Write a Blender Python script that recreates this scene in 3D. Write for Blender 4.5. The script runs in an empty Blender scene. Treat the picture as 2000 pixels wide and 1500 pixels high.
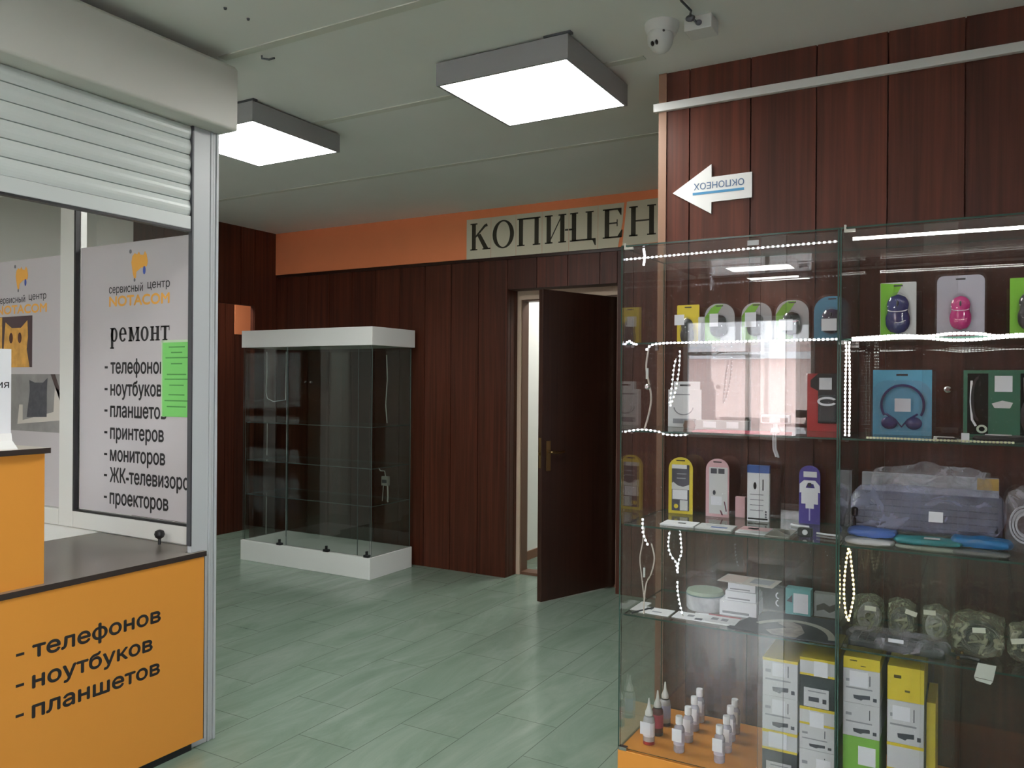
import bpy, bmesh, math, random
from mathutils import Vector, Matrix, noise
from mathutils.geometry import interpolate_bezier, delaunay_2d_cdt

random.seed(7)
S = bpy.context.scene
COL = S.collection
PI = math.pi

# ------------------------------------------------------------------ camera, world, exposure
def make_camera():
    f, yaw, pit, rol = 1586.09, 0.519207, -0.000712, -0.007082
    cy, sy = math.cos(yaw), math.sin(yaw)
    fwd = Vector((-sy * math.cos(pit), cy * math.cos(pit), math.sin(pit)))
    right = Vector((cy, sy, 0)); down = fwd.cross(right)
    c, s = math.cos(rol), math.sin(rol)
    r = c * right + s * down; d = -s * right + c * down
    cam = bpy.data.cameras.new('camera'); o = bpy.data.objects.new('camera', cam); COL.objects.link(o)
    cam.sensor_fit = 'HORIZONTAL'; cam.sensor_width = 36.0; cam.lens = f / 2000 * 36
    cam.clip_start = 0.02; cam.clip_end = 200
    m = Matrix((( r.x, -d.x, -fwd.x, 0), (r.y, -d.y, -fwd.y, 0), (r.z, -d.z, -fwd.z, 1.45), (0, 0, 0, 1)))
    o.matrix_world = m
    S.camera = o
make_camera()

W = bpy.data.worlds.new('overcast_sky'); S.world = W; W.use_nodes = True
bgn = W.node_tree.nodes['Background']
bgn.inputs[0].default_value = (0.93, 0.94, 1.0, 1); bgn.inputs[1].default_value = 30.0
PANEL = 27.0      # radiance of the square ceiling panels
S.view_settings.view_transform = 'Standard'; S.view_settings.look = 'None'
S.view_settings.exposure = 0.15; S.view_settings.gamma = 1.0; S.view_settings.use_curve_mapping = False
S.cycles.transparent_max_bounces = 40
S.cycles.max_bounces = 10; S.cycles.diffuse_bounces = 6; S.cycles.glossy_bounces = 5
S.cycles.caustics_reflective = False; S.cycles.caustics_refractive = False
S.cycles.use_denoising = True
S.cycles.sample_clamp_indirect = 6.0

# ------------------------------------------------------------------ materials
def lin(v):
    v /= 255.0
    return v / 12.92 if v <= 0.04045 else ((v + 0.055) / 1.055) ** 2.4
def rgb(r, g, b): return (lin(r), lin(g), lin(b), 1)

MATS = {}
def mat(name, col, rough=0.5, metal=0.0, emit=0.0, spec=0.5, noise_amt=0.0, noise_scale=30, bump=0.0, coat=0.0, ecol=None):
    if name in MATS: return MATS[name]
    m = bpy.data.materials.new(name); m.use_nodes = True; MATS[name] = m
    nt = m.node_tree; b = nt.nodes['Principled BSDF']
    b.inputs['Base Color'].default_value = col; b.inputs['Roughness'].default_value = rough
    b.inputs['Metallic'].default_value = metal; b.inputs['Specular IOR Level'].default_value = spec
    b.inputs['Coat Weight'].default_value = coat
    if emit:
        b.inputs['Emission Color'].default_value = ecol or col; b.inputs['Emission Strength'].default_value = emit
    if noise_amt or bump:
        tc = nt.nodes.new('ShaderNodeTexCoord'); n = nt.nodes.new('ShaderNodeTexNoise')
        n.inputs['Scale'].default_value = noise_scale; n.inputs['Detail'].default_value = 4
        nt.links.new(tc.outputs['Object'], n.inputs['Vector'])
        if noise_amt:
            mx = nt.nodes.new('ShaderNodeMix'); mx.data_type = 'RGBA'
            mx.inputs[6].default_value = tuple(c * (1 - noise_amt) for c in col[:3]) + (1,)
            mx.inputs[7].default_value = tuple(min(1, c * (1 + noise_amt)) for c in col[:3]) + (1,)
            nt.links.new(n.outputs[0], mx.inputs[0]); nt.links.new(mx.outputs[2], b.inputs['Base Color'])
        if bump:
            bp = nt.nodes.new('ShaderNodeBump'); bp.inputs['Strength'].default_value = bump; bp.inputs['Distance'].default_value = 0.01
            nt.links.new(n.outputs[0], bp.inputs['Height']); nt.links.new(bp.outputs[0], b.inputs['Normal'])
    return m

def wood_mat(name, dark, light, rough=0.35, stretch=(60, 60, 1.6), board=0.25):
    m = bpy.data.materials.new(name); m.use_nodes = True; MATS[name] = m
    nt = m.node_tree; b = nt.nodes['Principled BSDF']
    tc = nt.nodes.new('ShaderNodeTexCoord'); geo = nt.nodes.new('ShaderNodeNewGeometry')
    add = nt.nodes.new('ShaderNodeVectorMath'); add.operation = 'MULTIPLY_ADD'
    comb = nt.nodes.new('ShaderNodeCombineXYZ')
    for k in range(3): nt.links.new(geo.outputs['Random Per Island'], comb.inputs[k])
    add.inputs[1].default_value = (7, 7, 7)
    nt.links.new(comb.outputs[0], add.inputs[0]); nt.links.new(tc.outputs['Object'], add.inputs[2])
    mp = nt.nodes.new('ShaderNodeMapping'); mp.inputs['Scale'].default_value = stretch
    nt.links.new(add.outputs[0], mp.inputs['Vector'])
    n = nt.nodes.new('ShaderNodeTexNoise'); n.inputs['Scale'].default_value = 0.55; n.inputs['Detail'].default_value = 7; n.inputs['Roughness'].default_value = 0.6; n.inputs['Distortion'].default_value = 0.6
    nt.links.new(mp.outputs[0], n.inputs['Vector'])
    r = nt.nodes.new('ShaderNodeValToRGB'); r.color_ramp.elements[0].position = 0.3; r.color_ramp.elements[1].position = 0.72
    r.color_ramp.elements[0].color = dark; r.color_ramp.elements[1].color = light
    nt.links.new(n.outputs[0], r.inputs[0])
    hsv = nt.nodes.new('ShaderNodeHueSaturation')
    mr = nt.nodes.new('ShaderNodeMapRange'); mr.inputs[3].default_value = 0.82; mr.inputs[4].default_value = 1.18
    nt.links.new(geo.outputs['Random Per Island'], mr.inputs[0]); nt.links.new(mr.outputs[0], hsv.inputs['Value'])
    nt.links.new(r.outputs[0], hsv.inputs['Color']); nt.links.new(hsv.outputs[0], b.inputs['Base Color'])
    b.inputs['Roughness'].default_value = rough; b.inputs['Specular IOR Level'].default_value = 0.3
    return m

def floor_mat():
    m = bpy.data.materials.new('green_marble_tile'); m.use_nodes = True
    nt = m.node_tree; b = nt.nodes['Principled BSDF']
    tc = nt.nodes.new('ShaderNodeTexCoord')
    mp = nt.nodes.new('ShaderNodeMapping'); mp.inputs['Rotation'].default_value = (0, 0, PI / 2); mp.inputs['Location'].default_value = (0.37, 0.05, 0)
    nt.links.new(tc.outputs['Object'], mp.inputs['Vector'])
    br = nt.nodes.new('ShaderNodeTexBrick'); br.inputs['Scale'].default_value = 1.0
    br.inputs['Brick Width'].default_value = 0.6; br.inputs['Row Height'].default_value = 0.295
    br.inputs['Mortar Size'].default_value = 0.0022; br.inputs['Mortar Smooth'].default_value = 0.3
    br.inputs['Color1'].default_value = (0.525, 0.525, 0.525, 1); br.inputs['Color2'].default_value = (0.57, 0.57, 0.57, 1); br.inputs['Mortar'].default_value = (0.22, 0.22, 0.22, 1)
    nt.links.new(mp.outputs[0], br.inputs['Vector'])
    mp2 = nt.nodes.new('ShaderNodeMapping'); mp2.inputs['Scale'].default_value = (3.6, 0.9, 1); mp2.inputs['Rotation'].default_value = (0, 0, -0.16)
    nt.links.new(tc.outputs['Object'], mp2.inputs['Vector'])
    n = nt.nodes.new('ShaderNodeTexNoise'); n.inputs['Scale'].default_value = 1.6; n.inputs['Detail'].default_value = 9; n.inputs['Roughness'].default_value = 0.66; n.inputs['Distortion'].default_value = 0.9
    nt.links.new(mp2.outputs[0], n.inputs['Vector'])
    r = nt.nodes.new('ShaderNodeValToRGB'); e = r.color_ramp.elements
    e[0].position = 0.22; e[0].color = (0.132, 0.198, 0.148, 1); e[1].position = 0.82; e[1].color = (0.275, 0.335, 0.285, 1)
    k = e.new(0.5); k.color = (0.192, 0.260, 0.206, 1)
    nt.links.new(n.outputs[0], r.inputs[0])
    mx = nt.nodes.new('ShaderNodeMix'); mx.data_type = 'RGBA'; mx.blend_type = 'MULTIPLY'; mx.inputs[0].default_value = 0.8
    g = nt.nodes.new('ShaderNodeMix'); g.data_type = 'RGBA'; g.blend_type = 'MULTIPLY'; g.inputs[0].default_value = 1.0; g.inputs[7].default_value = (1.75, 1.75, 1.75, 1)
    nt.links.new(br.outputs['Color'], g.inputs[6])
    nt.links.new(r.outputs[0], mx.inputs[6]); nt.links.new(g.outputs[2], mx.inputs[7])
    nt.links.new(mx.outputs[2], b.inputs['Base Color'])
    b.inputs['Roughness'].default_value = 0.2; b.inputs['Specular IOR Level'].default_value = 0.5
    return m

def glass_mat(name, tint=(0.985, 0.992, 0.987, 1), haze=0.0, ior=1.5, rough=0.0):
    if name in MATS: return MATS[name]
    m = bpy.data.materials.new(name); m.use_nodes = True; MATS[name] = m
    nt = m.node_tree; nt.nodes.clear()
    out = nt.nodes.new('ShaderNodeOutputMaterial'); tr = nt.nodes.new('ShaderNodeBsdfTransparent'); gl = nt.nodes.new('ShaderNodeBsdfGlossy')
    tr.inputs[0].default_value = tint; gl.inputs['Roughness'].default_value = rough; gl.inputs[0].default_value = (1, 1, 1, 1)
    fr = nt.nodes.new('ShaderNodeFresnel'); geo = nt.nodes.new('ShaderNodeNewGeometry')
    mr = nt.nodes.new('ShaderNodeMapRange'); mr.inputs[3].default_value = ior; mr.inputs[4].default_value = 1 / ior
    nt.links.new(geo.outputs['Backfacing'], mr.inputs[0]); nt.links.new(mr.outputs[0], fr.inputs['IOR'])
    mx = nt.nodes.new('ShaderNodeMixShader')
    nt.links.new(fr.outputs[0], mx.inputs[0]); nt.links.new(tr.outputs[0], mx.inputs[1]); nt.links.new(gl.outputs[0], mx.inputs[2])
    last = mx
    if haze:
        df = nt.nodes.new('ShaderNodeBsdfDiffuse'); df.inputs[0].default_value = (0.8, 0.82, 0.85, 1)
        m2 = nt.nodes.new('ShaderNodeMixShader'); m2.inputs[0].default_value = haze
        nt.links.new(mx.outputs[0], m2.inputs[1]); nt.links.new(df.outputs[0], m2.inputs[2]); last = m2
    nt.links.new(last.outputs[0], out.inputs[0])
    return m

def bag_mat(name, col, opac=0.35, rough=0.15, scale=24, amp=0.22):
    if name in MATS: return MATS[name]
    m = bpy.data.materials.new(name); m.use_nodes = True; MATS[name] = m
    nt = m.node_tree; nt.nodes.clear()
    out = nt.nodes.new('ShaderNodeOutputMaterial'); tr = nt.nodes.new('ShaderNodeBsdfTransparent')
    pr = nt.nodes.new('ShaderNodeBsdfPrincipled'); pr.inputs['Base Color'].default_value = col; pr.inputs['Roughness'].default_value = rough
    tc = nt.nodes.new('ShaderNodeTexCoord'); n = nt.nodes.new('ShaderNodeTexNoise'); n.inputs['Scale'].default_value = scale; n.inputs['Detail'].default_value = 5; n.inputs['Distortion'].default_value = 1.2
    nt.links.new(tc.outputs['Object'], n.inputs['Vector'])
    bp = nt.nodes.new('ShaderNodeBump'); bp.inputs['Strength'].default_value = 0.9; bp.inputs['Distance'].default_value = 0.02
    nt.links.new(n.outputs[0], bp.inputs['Height']); nt.links.new(bp.outputs[0], pr.inputs['Normal'])
    mr = nt.nodes.new('ShaderNodeMapRange'); mr.inputs[1].default_value = 0.35; mr.inputs[2].default_value = 0.7
    mr.inputs[3].default_value = max(0, opac - amp); mr.inputs[4].default_value = min(1, opac + amp * 1.3)
    nt.links.new(n.outputs[0], mr.inputs[0])
    mx = nt.nodes.new('ShaderNodeMixShader')
    nt.links.new(mr.outputs[0], mx.inputs[0]); nt.links.new(tr.outputs[0], mx.inputs[1]); nt.links.new(pr.outputs[0], mx.inputs[2])
    nt.links.new(mx.outputs[0], out.inputs[0])
    return m

WOOD = wood_mat('brown_laminate', (0.034, 0.0082, 0.0036, 1), (0.094, 0.0235, 0.0112, 1), rough=0.42)
DOORW = wood_mat('dark_door_veneer', (0.022, 0.009, 0.006, 1), (0.040, 0.016, 0.010, 1), rough=0.3)
WHITEP = mat('white_plastic', (0.72, 0.73, 0.72, 1), 0.4)
CEIL = mat('ceiling_paint', (0.84, 0.845, 0.82, 1), 0.8, noise_amt=0.04, noise_scale=3)
PLASTER = mat('light_plaster', (0.66, 0.66, 0.62, 1), 0.85, noise_amt=0.03, noise_scale=5)
ORANGEW = mat('orange_paint', (0.80, 0.25, 0.10, 1), 0.7, noise_amt=0.05, noise_scale=6)
ORANGEL = mat('orange_laminate', (0.68, 0.275, 0.04, 1), 0.45)
ALU = mat('grey_aluminium', (0.42, 0.42, 0.43, 1), 0.35, 0.6)
STEEL = mat('polished_steel', (0.62, 0.62, 0.62, 1), 0.2, 1.0)
BLACK = mat('black_plastic', (0.012, 0.012, 0.014, 1), 0.4)
DGREY = mat('dark_grey_plastic', (0.05, 0.052, 0.06, 1), 0.45)
WPAPER = mat('white_paper', (0.78, 0.79, 0.82, 1), 0.7)
INK = mat('black_ink', (0.015, 0.014, 0.016, 1), 0.6)
LINES = mat('grey_print', (0.30, 0.31, 0.35, 1), 0.7)
BRASS = mat('aged_brass', (0.26, 0.17, 0.07, 1), 0.3, 1.0)
GLASS = glass_mat('clear_glass', haze=0.005)
GEDGE = mat('green_glass_edge', (0.035, 0.075, 0.06, 1), 0.15)
GLASSK = glass_mat('window_glass', (0.985, 0.99, 0.985, 1))
CLEARP = glass_mat('clear_blister', (0.97, 0.97, 0.98, 1), haze=0.02)
YEL = mat('yellow_card', (0.72, 0.56, 0.035, 1), 0.45)
CREAM = mat('cream_paint', (0.55, 0.43, 0.32, 1), 0.6)

# ------------------------------------------------------------------ mesh builder
class MB:
    def __init__(s): s.bm = bmesh.new(); s.smooth = []
    def _f(s, vs, m):
        try:
            f = s.bm.faces.new(vs); f.material_index = m; return f
        except ValueError: return None
    def box(s, x0, x1, y0, y1, z0, z1, m=0, M=None):
        P = [Vector((x, y, z)) for z in (z0, z1) for y in (y0, y1) for x in (x0, x1)]
        if M: P = [M @ p for p in P]
        v = [s.bm.verts.new(p) for p in P]
        for q in ((0, 1, 3, 2), (4, 6, 7, 5), (0, 4, 5, 1), (2, 3, 7, 6), (0, 2, 6, 4), (1, 5, 7, 3)): s._f([v[i] for i in q], m)
        return s
    def pane(s, x0, x1, y0, y1, z0, z1):       # glass sheet: large faces slot 0, edges slot 1
        d = (x1 - x0, y1 - y0, z1 - z0); t = d.index(min(d))
        n0 = len(s.bm.faces); s.box(x0, x1, y0, y1, z0, z1, 1)
        s.bm.faces.ensure_lookup_table(); s.bm.normal_update()
        for f in list(s.bm.faces)[n0:]:
            f.normal_update()
            if abs(f.normal[t]) > 0.9: f.material_index = 0
        return s
    def prism(s, pts, ax, d0, d1, m=0, M=None, mside=None):
        def P(a, b, d):
            p = {'x': (d, a, b), 'y': (a, d, b), 'z': (a, b, d)}[ax]
            p = Vector(p); return M @ p if M else p
        a = [s.bm.verts.new(P(u, w, d0)) for u, w in pts]; b = [s.bm.verts.new(P(u, w, d1)) for u, w in pts]
        s._f(a, m); s._f(list(reversed(b)), m)
        n = len(pts)
        for i in range(n): s._f([a[i], a[(i + 1) % n], b[(i + 1) % n], b[i]], m if mside is None else mside)
        return s
    def ring(s, cx, cz, ro, ri, ax, d0, d1, a0=0, a1=2 * PI, n=28, m=0, M=None):   # (rx, rz) radii
        full = abs(a1 - a0 - 2 * PI) < 1e-6
        seg = []
        for i in range(n + (0 if full else 1)):
            t = a0 + (a1 - a0) * i / n; c, q = math.cos(t), math.sin(t); L = []
            for rr in (ro, ri):
                for d in (d0, d1):
                    u, w = cx + rr[0] * c, cz + rr[1] * q
                    p = Vector({'x': (d, u, w), 'y': (u, d, w), 'z': (u, w, d)}[ax]); L.append(s.bm.verts.new(M @ p if M else p))
            seg.append(L)
        N = len(seg)
        for i in range(N if full else N - 1):
            A, B = seg[i], seg[(i + 1) % N]
            for p, q in ((0, 1), (1, 3), (3, 2), (2, 0)): s._f([A[p], A[q], B[q], B[p]], m)
        if not full:
            for A in (seg[0], seg[-1]): s._f([A[0], A[1], A[3], A[2]], m)
        return s
    def lathe(s, prof, cx=0, cy=0, n=20, m=0, M=None):
        rings = []
        for r, z in prof:
            R = []
            for i in range(n):
                t = 2 * PI * i / n; p = Vector((cx + max(r, 1e-5) * math.cos(t), cy + max(r, 1e-5) * math.sin(t), z)); R.append(s.bm.verts.new(M @ p if M else p))
            rings.append(R)
        for a, b in zip(rings, rings[1:]):
            for i in range(n): s._f([a[i], a[(i + 1) % n], b[(i + 1) % n], b[i]], m)
        s._f(list(reversed(rings[0])), m); s._f(rings[-1], m)
        return s
    def tube(s, pts, r, n=6, m=0, closed=False):
        pts = [Vector(p) for p in pts]; rings = []
        for i, p in enumerate(pts):
            a = pts[max(i - 1, 0)]; b = pts[min(i + 1, len(pts) - 1)]; t = (b - a).normalized()
            up = Vector((0, 0, 1)) if abs(t.z) < 0.9 else Vector((1, 0, 0))
            u = t.cross(up).normalized(); w = t.cross(u)
            rings.append([s.bm.verts.new(p + r * (math.cos(2 * PI * k / n) * u + math.sin(2 * PI * k / n) * w)) for k in range(n)])
        for A, B in zip(rings, rings[1:]):
            for i in range(n): s._f([A[i], A[(i + 1) % n], B[(i + 1) % n], B[i]], m)
        s._f(list(reversed(rings[0])), m); s._f(rings[-1], m)
        return s
    def ell(s, c, r, n=16, k=9, m=0, M=None):
        prof = [(math.sin(PI * i / k), -math.cos(PI * i / k)) for i in range(k + 1)]
        M2 = Matrix.Translation(c) @ Matrix.Diagonal((r[0], r[1], r[2], 1))
        if M: M2 = M @ M2
        return s.lathe([(a, b) for a, b in prof], 0, 0, n, m, M2)
    def blob(s, x0, x1, y0, y1, z0, z1, amp=0.01, freq=18, n=10, m=0, seed=0, M=None, tmask=1.0):   # wrinkled soft packet
        nx = max(4, int(n * (x1 - x0) / max(x1 - x0, y1 - y0, z1 - z0))); bm2 = bmesh.new()
        bmesh.ops.create_cube(bm2, size=1)
        bmesh.ops.subdivide_edges(bm2, edges=bm2.edges[:], cuts=n, use_grid_fill=True)
        dx, dy, dz = x1 - x0, y1 - y0, z1 - z0
        idx = {}
        for v in bm2.verts:
            p = v.co * 2
            q = Vector(p)
            q.x = p.x * math.sqrt(max(0.0, 1 - 0.22 * p.y * p.y - 0.16 * p.z * p.z))
            q.y = p.y * math.sqrt(max(0.0, 1 - 0.22 * p.x * p.x - 0.16 * p.z * p.z))
            q.z = p.z * math.sqrt(max(0.0, 1 - 0.34 * p.x * p.x - 0.34 * p.y * p.y))
            co = Vector(((x0 + x1) / 2 + q.x * dx / 2, (y0 + y1) / 2 + q.y * dy / 2, (z0 + z1) / 2 + q.z * dz / 2))
            k = amp * noise.noise(co * freq + Vector((seed * 3.1, seed * 1.7, seed)))
            k2 = amp * 0.6 * noise.noise(co * freq * 2.4 + Vector((seed * 5.1, 2, seed)))
            co += q.normalized() * (k + k2)
            if co.z < z0: co.z = z0
            idx[v] = s.bm.verts.new(M @ co if M else co)
        for f in bm2.faces:
            g = s._f([idx[v] for v in f.verts], m)
        bm2.free(); return s
    def text(s, body, size, P, width=None, bold=0.0, align='LEFT', m=0, ext=0.0004, sx=1.0):
        c = bpy.data.curves.new('lettering', 'FONT'); c.body = body; c.size = size; c.extrude = 0.0; c.resolution_u = 3; c.align_x = align
        o = bpy.data.objects.new('lettering', c); COL.objects.link(o)
        bpy.context.view_layer.update()
        cv = o.to_curve(bpy.context.evaluated_depsgraph_get(), apply_modifiers=False)
        loops = []
        for sp in cv.splines:
            bp = sp.bezier_points; L = []
            for a in range(len(bp)):
                p, q = bp[a], bp[(a + 1) % len(bp)]
                straight = p.handle_right_type == 'VECTOR' and q.handle_left_type == 'VECTOR' or ((p.handle_right - p.co).length < 1e-7 and (q.handle_left - q.co).length < 1e-7)
                L += [v.to_2d() for v in interpolate_bezier(p.co, p.handle_right, q.handle_left, q.co, 2 if straight else 7)[:-1]]
            if len(L) > 2: loops.append(L)
        o.to_curve_clear()
        area = lambda L: sum(L[a - 1].x * L[a].y - L[a].x * L[a - 1].y for a in range(len(L))) / 2
        def inside(pt, L):
            r = False
            for a in range(len(L)):
                p, q = L[a - 1], L[a]
                if (p.y > pt.y) != (q.y > pt.y) and pt.x < (q.x - p.x) * (pt.y - p.y) / (q.y - p.y) + p.x: r = not r
            return r
        allx = [v.x for L in loops for v in L]; k = sx
        if width: k = width / (max(allx) - min(allx))
        x0 = min(allx) if width else 0
        d = bold * size
        norm_, boxes = [], []
        for L in loops:          # counters run one way, strokes the other
            hole = any(H is not L and all(inside(v, H) for v in L) for H in loops)
            if (area(L) > 0) == hole: L = L[::-1]
            norm_.append(L); boxes.append((min(v.x for v in L), max(v.x for v in L)))
        verts, edges = [], []
        for L in norm_:
            b0 = len(verts); verts += L; edges += [(b0 + a, b0 + (a + 1) % len(L)) for a in range(len(L))]
        ov, _, of, _, _, _ = delaunay_2d_cdt([v.copy() for v in verts], edges, [], 0, 1e-7)
        def wind(pt):
            w = 0
            for L, (bx0, bx1) in zip(norm_, boxes):
                if not bx0 <= pt.x <= bx1: continue
                for a in range(len(L)):
                    p, q = L[a - 1], L[a]
                    cr = (q.x - p.x) * (pt.y - p.y) - (pt.x - p.x) * (q.y - p.y)
                    if p.y <= pt.y < q.y and cr > 0: w += 1
                    elif q.y <= pt.y < p.y and cr < 0: w -= 1
            return w
        tris = [f for f in of if wind((ov[f[0]] + ov[f[1]] + ov[f[2]]) / 3) != 0]
        nn = (P(1, 0) - P(0, 0)).cross(P(0, 1) - P(0, 0)).normalized()
        for lay, (ox, oy) in enumerate(((0, 0),) if not bold else ((-d, 0), (d, 0), (0, d), (0, -d))):
            vs = {}
            for f in tris:
                for a in f:
                    if a not in vs: vs[a] = s.bm.verts.new(P((ov[a].x - x0) * k + ox, ov[a].y + oy) + nn * (.00006 * lay))
                s._f([vs[a] for a in f], m)
        bpy.data.objects.remove(o); bpy.data.curves.remove(c)
        return s
    def build(s, name, mats, parent=None, smooth=False, bevel=0.0, norm=True, seg=2):
        if norm: bmesh.ops.recalc_face_normals(s.bm, faces=s.bm.faces[:])
        me = bpy.data.meshes.new(name); s.bm.to_mesh(me); s.bm.free()
        for k in (mats if isinstance(mats, (list, tuple)) else [mats]): me.materials.append(k)
        if smooth:
            for p in me.polygons: p.use_smooth = True
        o = bpy.data.objects.new(name, me); COL.objects.link(o)
        if parent: o.parent = parent
        if bevel:
            md = o.modifiers.new('bevel', 'BEVEL'); md.width = bevel; md.segments = seg; md.limit_method = 'ANGLE'; md.angle_limit = 0.7
        if smooth and not bevel:
            try: me.set_sharp_from_angle(angle=0.7)
            except Exception: pass
        return o

def tag(o, label, cat, group=None, kind=None):
    if label: o['label'] = label
    if cat: o['category'] = cat
    if group: o['group'] = group
    if kind: o['kind'] = kind
    return o
def thing(name, label, cat, loc=(0, 0, 0), rz=0.0, group=None, rx=0.0):
    o = bpy.data.objects.new(name, None); COL.objects.link(o); o.empty_display_size = 0.05
    o.location = loc; o.rotation_euler = (rx, 0, rz)
    return tag(o, label, cat, group)
def struct(o): o['kind'] = 'structure'; return o
def dup(root, loc, label, rz=None, group=None):
    r = root.copy(); COL.objects.link(r); r.location = loc; r['label'] = label
    if rz is not None: r.rotation_euler = (root.rotation_euler.x, 0, rz)
    if group: r['group'] = group
    for ch in list(root.children):
        c = ch.copy(); COL.objects.link(c); c.parent = r
        for g in list(ch.children):
            d = g.copy(); COL.objects.link(d); d.parent = c
    return r

# ------------------------------------------------------------------ setting
ZC, YB, YR, XR = 2.76, 5.235, 3.29, -1.16
struct(MB().box(-7.2, 2.4, -3.5, 8.2, -0.1, 0).build('floor', floor_mat()))
cl = MB().box(-7.2, 2.4, -3.5, 8.2, ZC, ZC + 0.1)
cm = cl.build('ceiling', CEIL); struct(cm)
SEAM = mat('seam_strip', (0.68, 0.68, 0.62, 1), 0.8)
for k, (x0, x1, y) in enumerate(((-2.66, 0.8, 2.27), (-3.6, -1.16, 3.08), (-5.3, -1.16, 4.05))):
    struct(MB().box(x0, x1, y - 0.02, y + 0.02, ZC - 0.004, ZC).build('trim_%d' % (k + 1), SEAM))

def boards_y(mb, x0, x1, y, z0, z1, start, pitch=0.25, t=0.018, gap=0.006):   # vertical boards facing -y, face at y
    e = [x0]; x = start
    while x > x0 + 0.02: x -= pitch
    x += pitch
    while x < x1 - 0.02:
        if x > x0 + 0.02: e.append(x)
        x += pitch
    e.append(x1)
    for a, b in zip(e, e[1:]): mb.box(a + gap / 2, b - gap / 2, y, y + t, z0, z1)
    mb.box(x0, x1, y + t * 0.6, y + t + 0.03, z0, z1)
    return mb
def boards_x(mb, x, y0, y1, z0, z1, start, pitch=0.25, t=0.018, gap=0.006, sgn=1):
    e = [y0]; y = start
    while y > y0 + 0.02: y -= pitch
    y += pitch
    while y < y1 - 0.02:
        if y > y0 + 0.02: e.append(y)
        y += pitch
    e.append(y1)
    for a, b in zip(e, e[1:]): mb.box(min(x, x - sgn * t), max(x, x - sgn * t), a + gap / 2, b - gap / 2, z0, z1)
    mb.box(min(x - sgn * t * 0.6, x - sgn * (t + 0.03)), max(x - sgn * t * 0.6, x - sgn * (t + 0.03)), y0, y1, z0, z1)
    return mb

wr = MB(); boards_y(wr, XR, 2.35, YR, 0, ZC, -1.039); boards_x(wr, XR - 0.001, YR + 0.02, YB, 0, ZC, 3.5, sgn=-1)
struct(wr.build('wall_right', WOOD))
struct(MB().box(XR - 0.012, XR + 0.022, YR - 0.006, YR + 0.03, 0, ZC).build('trim_4', mat('corner_trim', (0.20, 0.105, 0.060, 1), 0.45)))
wb = MB(); wb.box(-5.46, -5.40, YB + .02, YB + .06, 0, 2.395)
boards_y(wb, -5.40, -3.037, YB, 0, 2.395, -3.29); boards_y(wb, -3.037, -2.16, YB, 2.15, 2.395, -3.04); boards_y(wb, -2.16, XR, YB, 0, 2.395, -2.04)
boards_x(wb, -3.037, YB + 0.05, 5.40, 0, 2.15, 5.6); wb.box(-3.037, -2.16, YB + 0.02, 5.40, 2.15, 2.18)
boards_x(wb, -2.16, YB + 0.05, 5.56, 0, 2.15, 5.6, sgn=-1)
struct(wb.build('wall_back', WOOD))
struct(MB().box(-5.40, XR, YB - 0.025, YB + 0.06, 2.395, ZC).build('wall_back_upper', ORANGEW))
struct(MB().box(-5.40, XR, YB - 0.012, YB, 2.372, 2.395).build('trim_5', DOORW))  # dark strip standing in for the shadow line under the orange band
wl = MB(); boards_x(wl, -5.40, 3.72, 4.97 - 0.9, 0, ZC, 3.72); boards_x(wl, -5.40, 4.07, 4.97, 2.10, ZC, 4.07); boards_x(wl, -5.40, 4.97, YB + .06, 0, ZC, 4.97)
struct(wl.build('wall_left', WOOD))
struct(MB().box(-5.50, -5.40, -3.4, 3.43, 0, ZC).build('wall_left_plain', PLASTER))
struct(MB().box(-5.56, -5.26, 3.43, 3.71, 0, ZC).build('wall_left_pillar', mat('white_column', (0.78, 0.78, 0.74, 1), 0.7)))
al = MB(); boards_x(al, -6.2, 3.5, 5.46, 0, 2.5, 3.6); boards_x(al, -6.2, 5.46, 6.4, 0, 1.905, 5.46)
struct(al.build('wall_alcove', WOOD))
struct(MB().box(-6.24, -6.195, 5.46, 6.4, 1.905, 2.76).build('wall_alcove_upper', ORANGEW))
# far shell that closes the building
sh = MB().box(-7.1, 2.4, 8.0, 8.1, 0, ZC).box(-7.1, -7.0, -3.4, 8.1, 0, ZC)
struct(sh.build('wall_far', PLASTER))
struct(MB().box(2.3, 2.4, -3.4, -2.75, 0, ZC).box(2.3, 2.4, -1.05, YR, 0, ZC).box(2.3, 2.4, -2.75, -1.05, 0, .86).box(2.3, 2.4, -2.75, -1.05, 2.25, ZC).build('wall_side', WOOD))
w2 = MB()
for a, b in ((-2.75, -2.70), (-1.10, -1.05), (-1.93, -1.87)): w2.box(2.33, 2.39, a, b, .86, 2.25)
w2.box(2.33, 2.39, -2.70, -1.10, .86, .91).box(2.33, 2.39, -2.70, -1.10, 2.20, 2.25)
w2o = w2.build('added_fill_window', WHITEP); struct(w2o)  # unseen side window, added as daylight fill for the kiosk faces and ceiling
MB().pane(2.357, 2.363, -2.70, -1.10, .91, 2.20).build('window_pane', [GLASSK, GEDGE], w2o)
struct(MB().box(-7.0, -5.45, 6.4, 6.5, 0, ZC).box(-7.0, -5.56, 3.40, 3.5, 0, ZC).build('wall_alcove_ends', PLASTER))
# room behind the door
struct(MB().box(-3.30, -3.20, 5.50, 8.0, 0, ZC).box(-1.2, -1.1, 5.30, 8.0, 0, ZC).build('wall_back_room', mat('white_room_paint', (0.80, 0.81, 0.77, 1), 0.8)))
struct(MB().box(-3.20, -3.185, 5.52, 7.9, 0, 0.07).build('baseboard_back_room', mat('brown_skirting', (0.20, 0.09, 0.05, 1), 0.5)))
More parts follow.
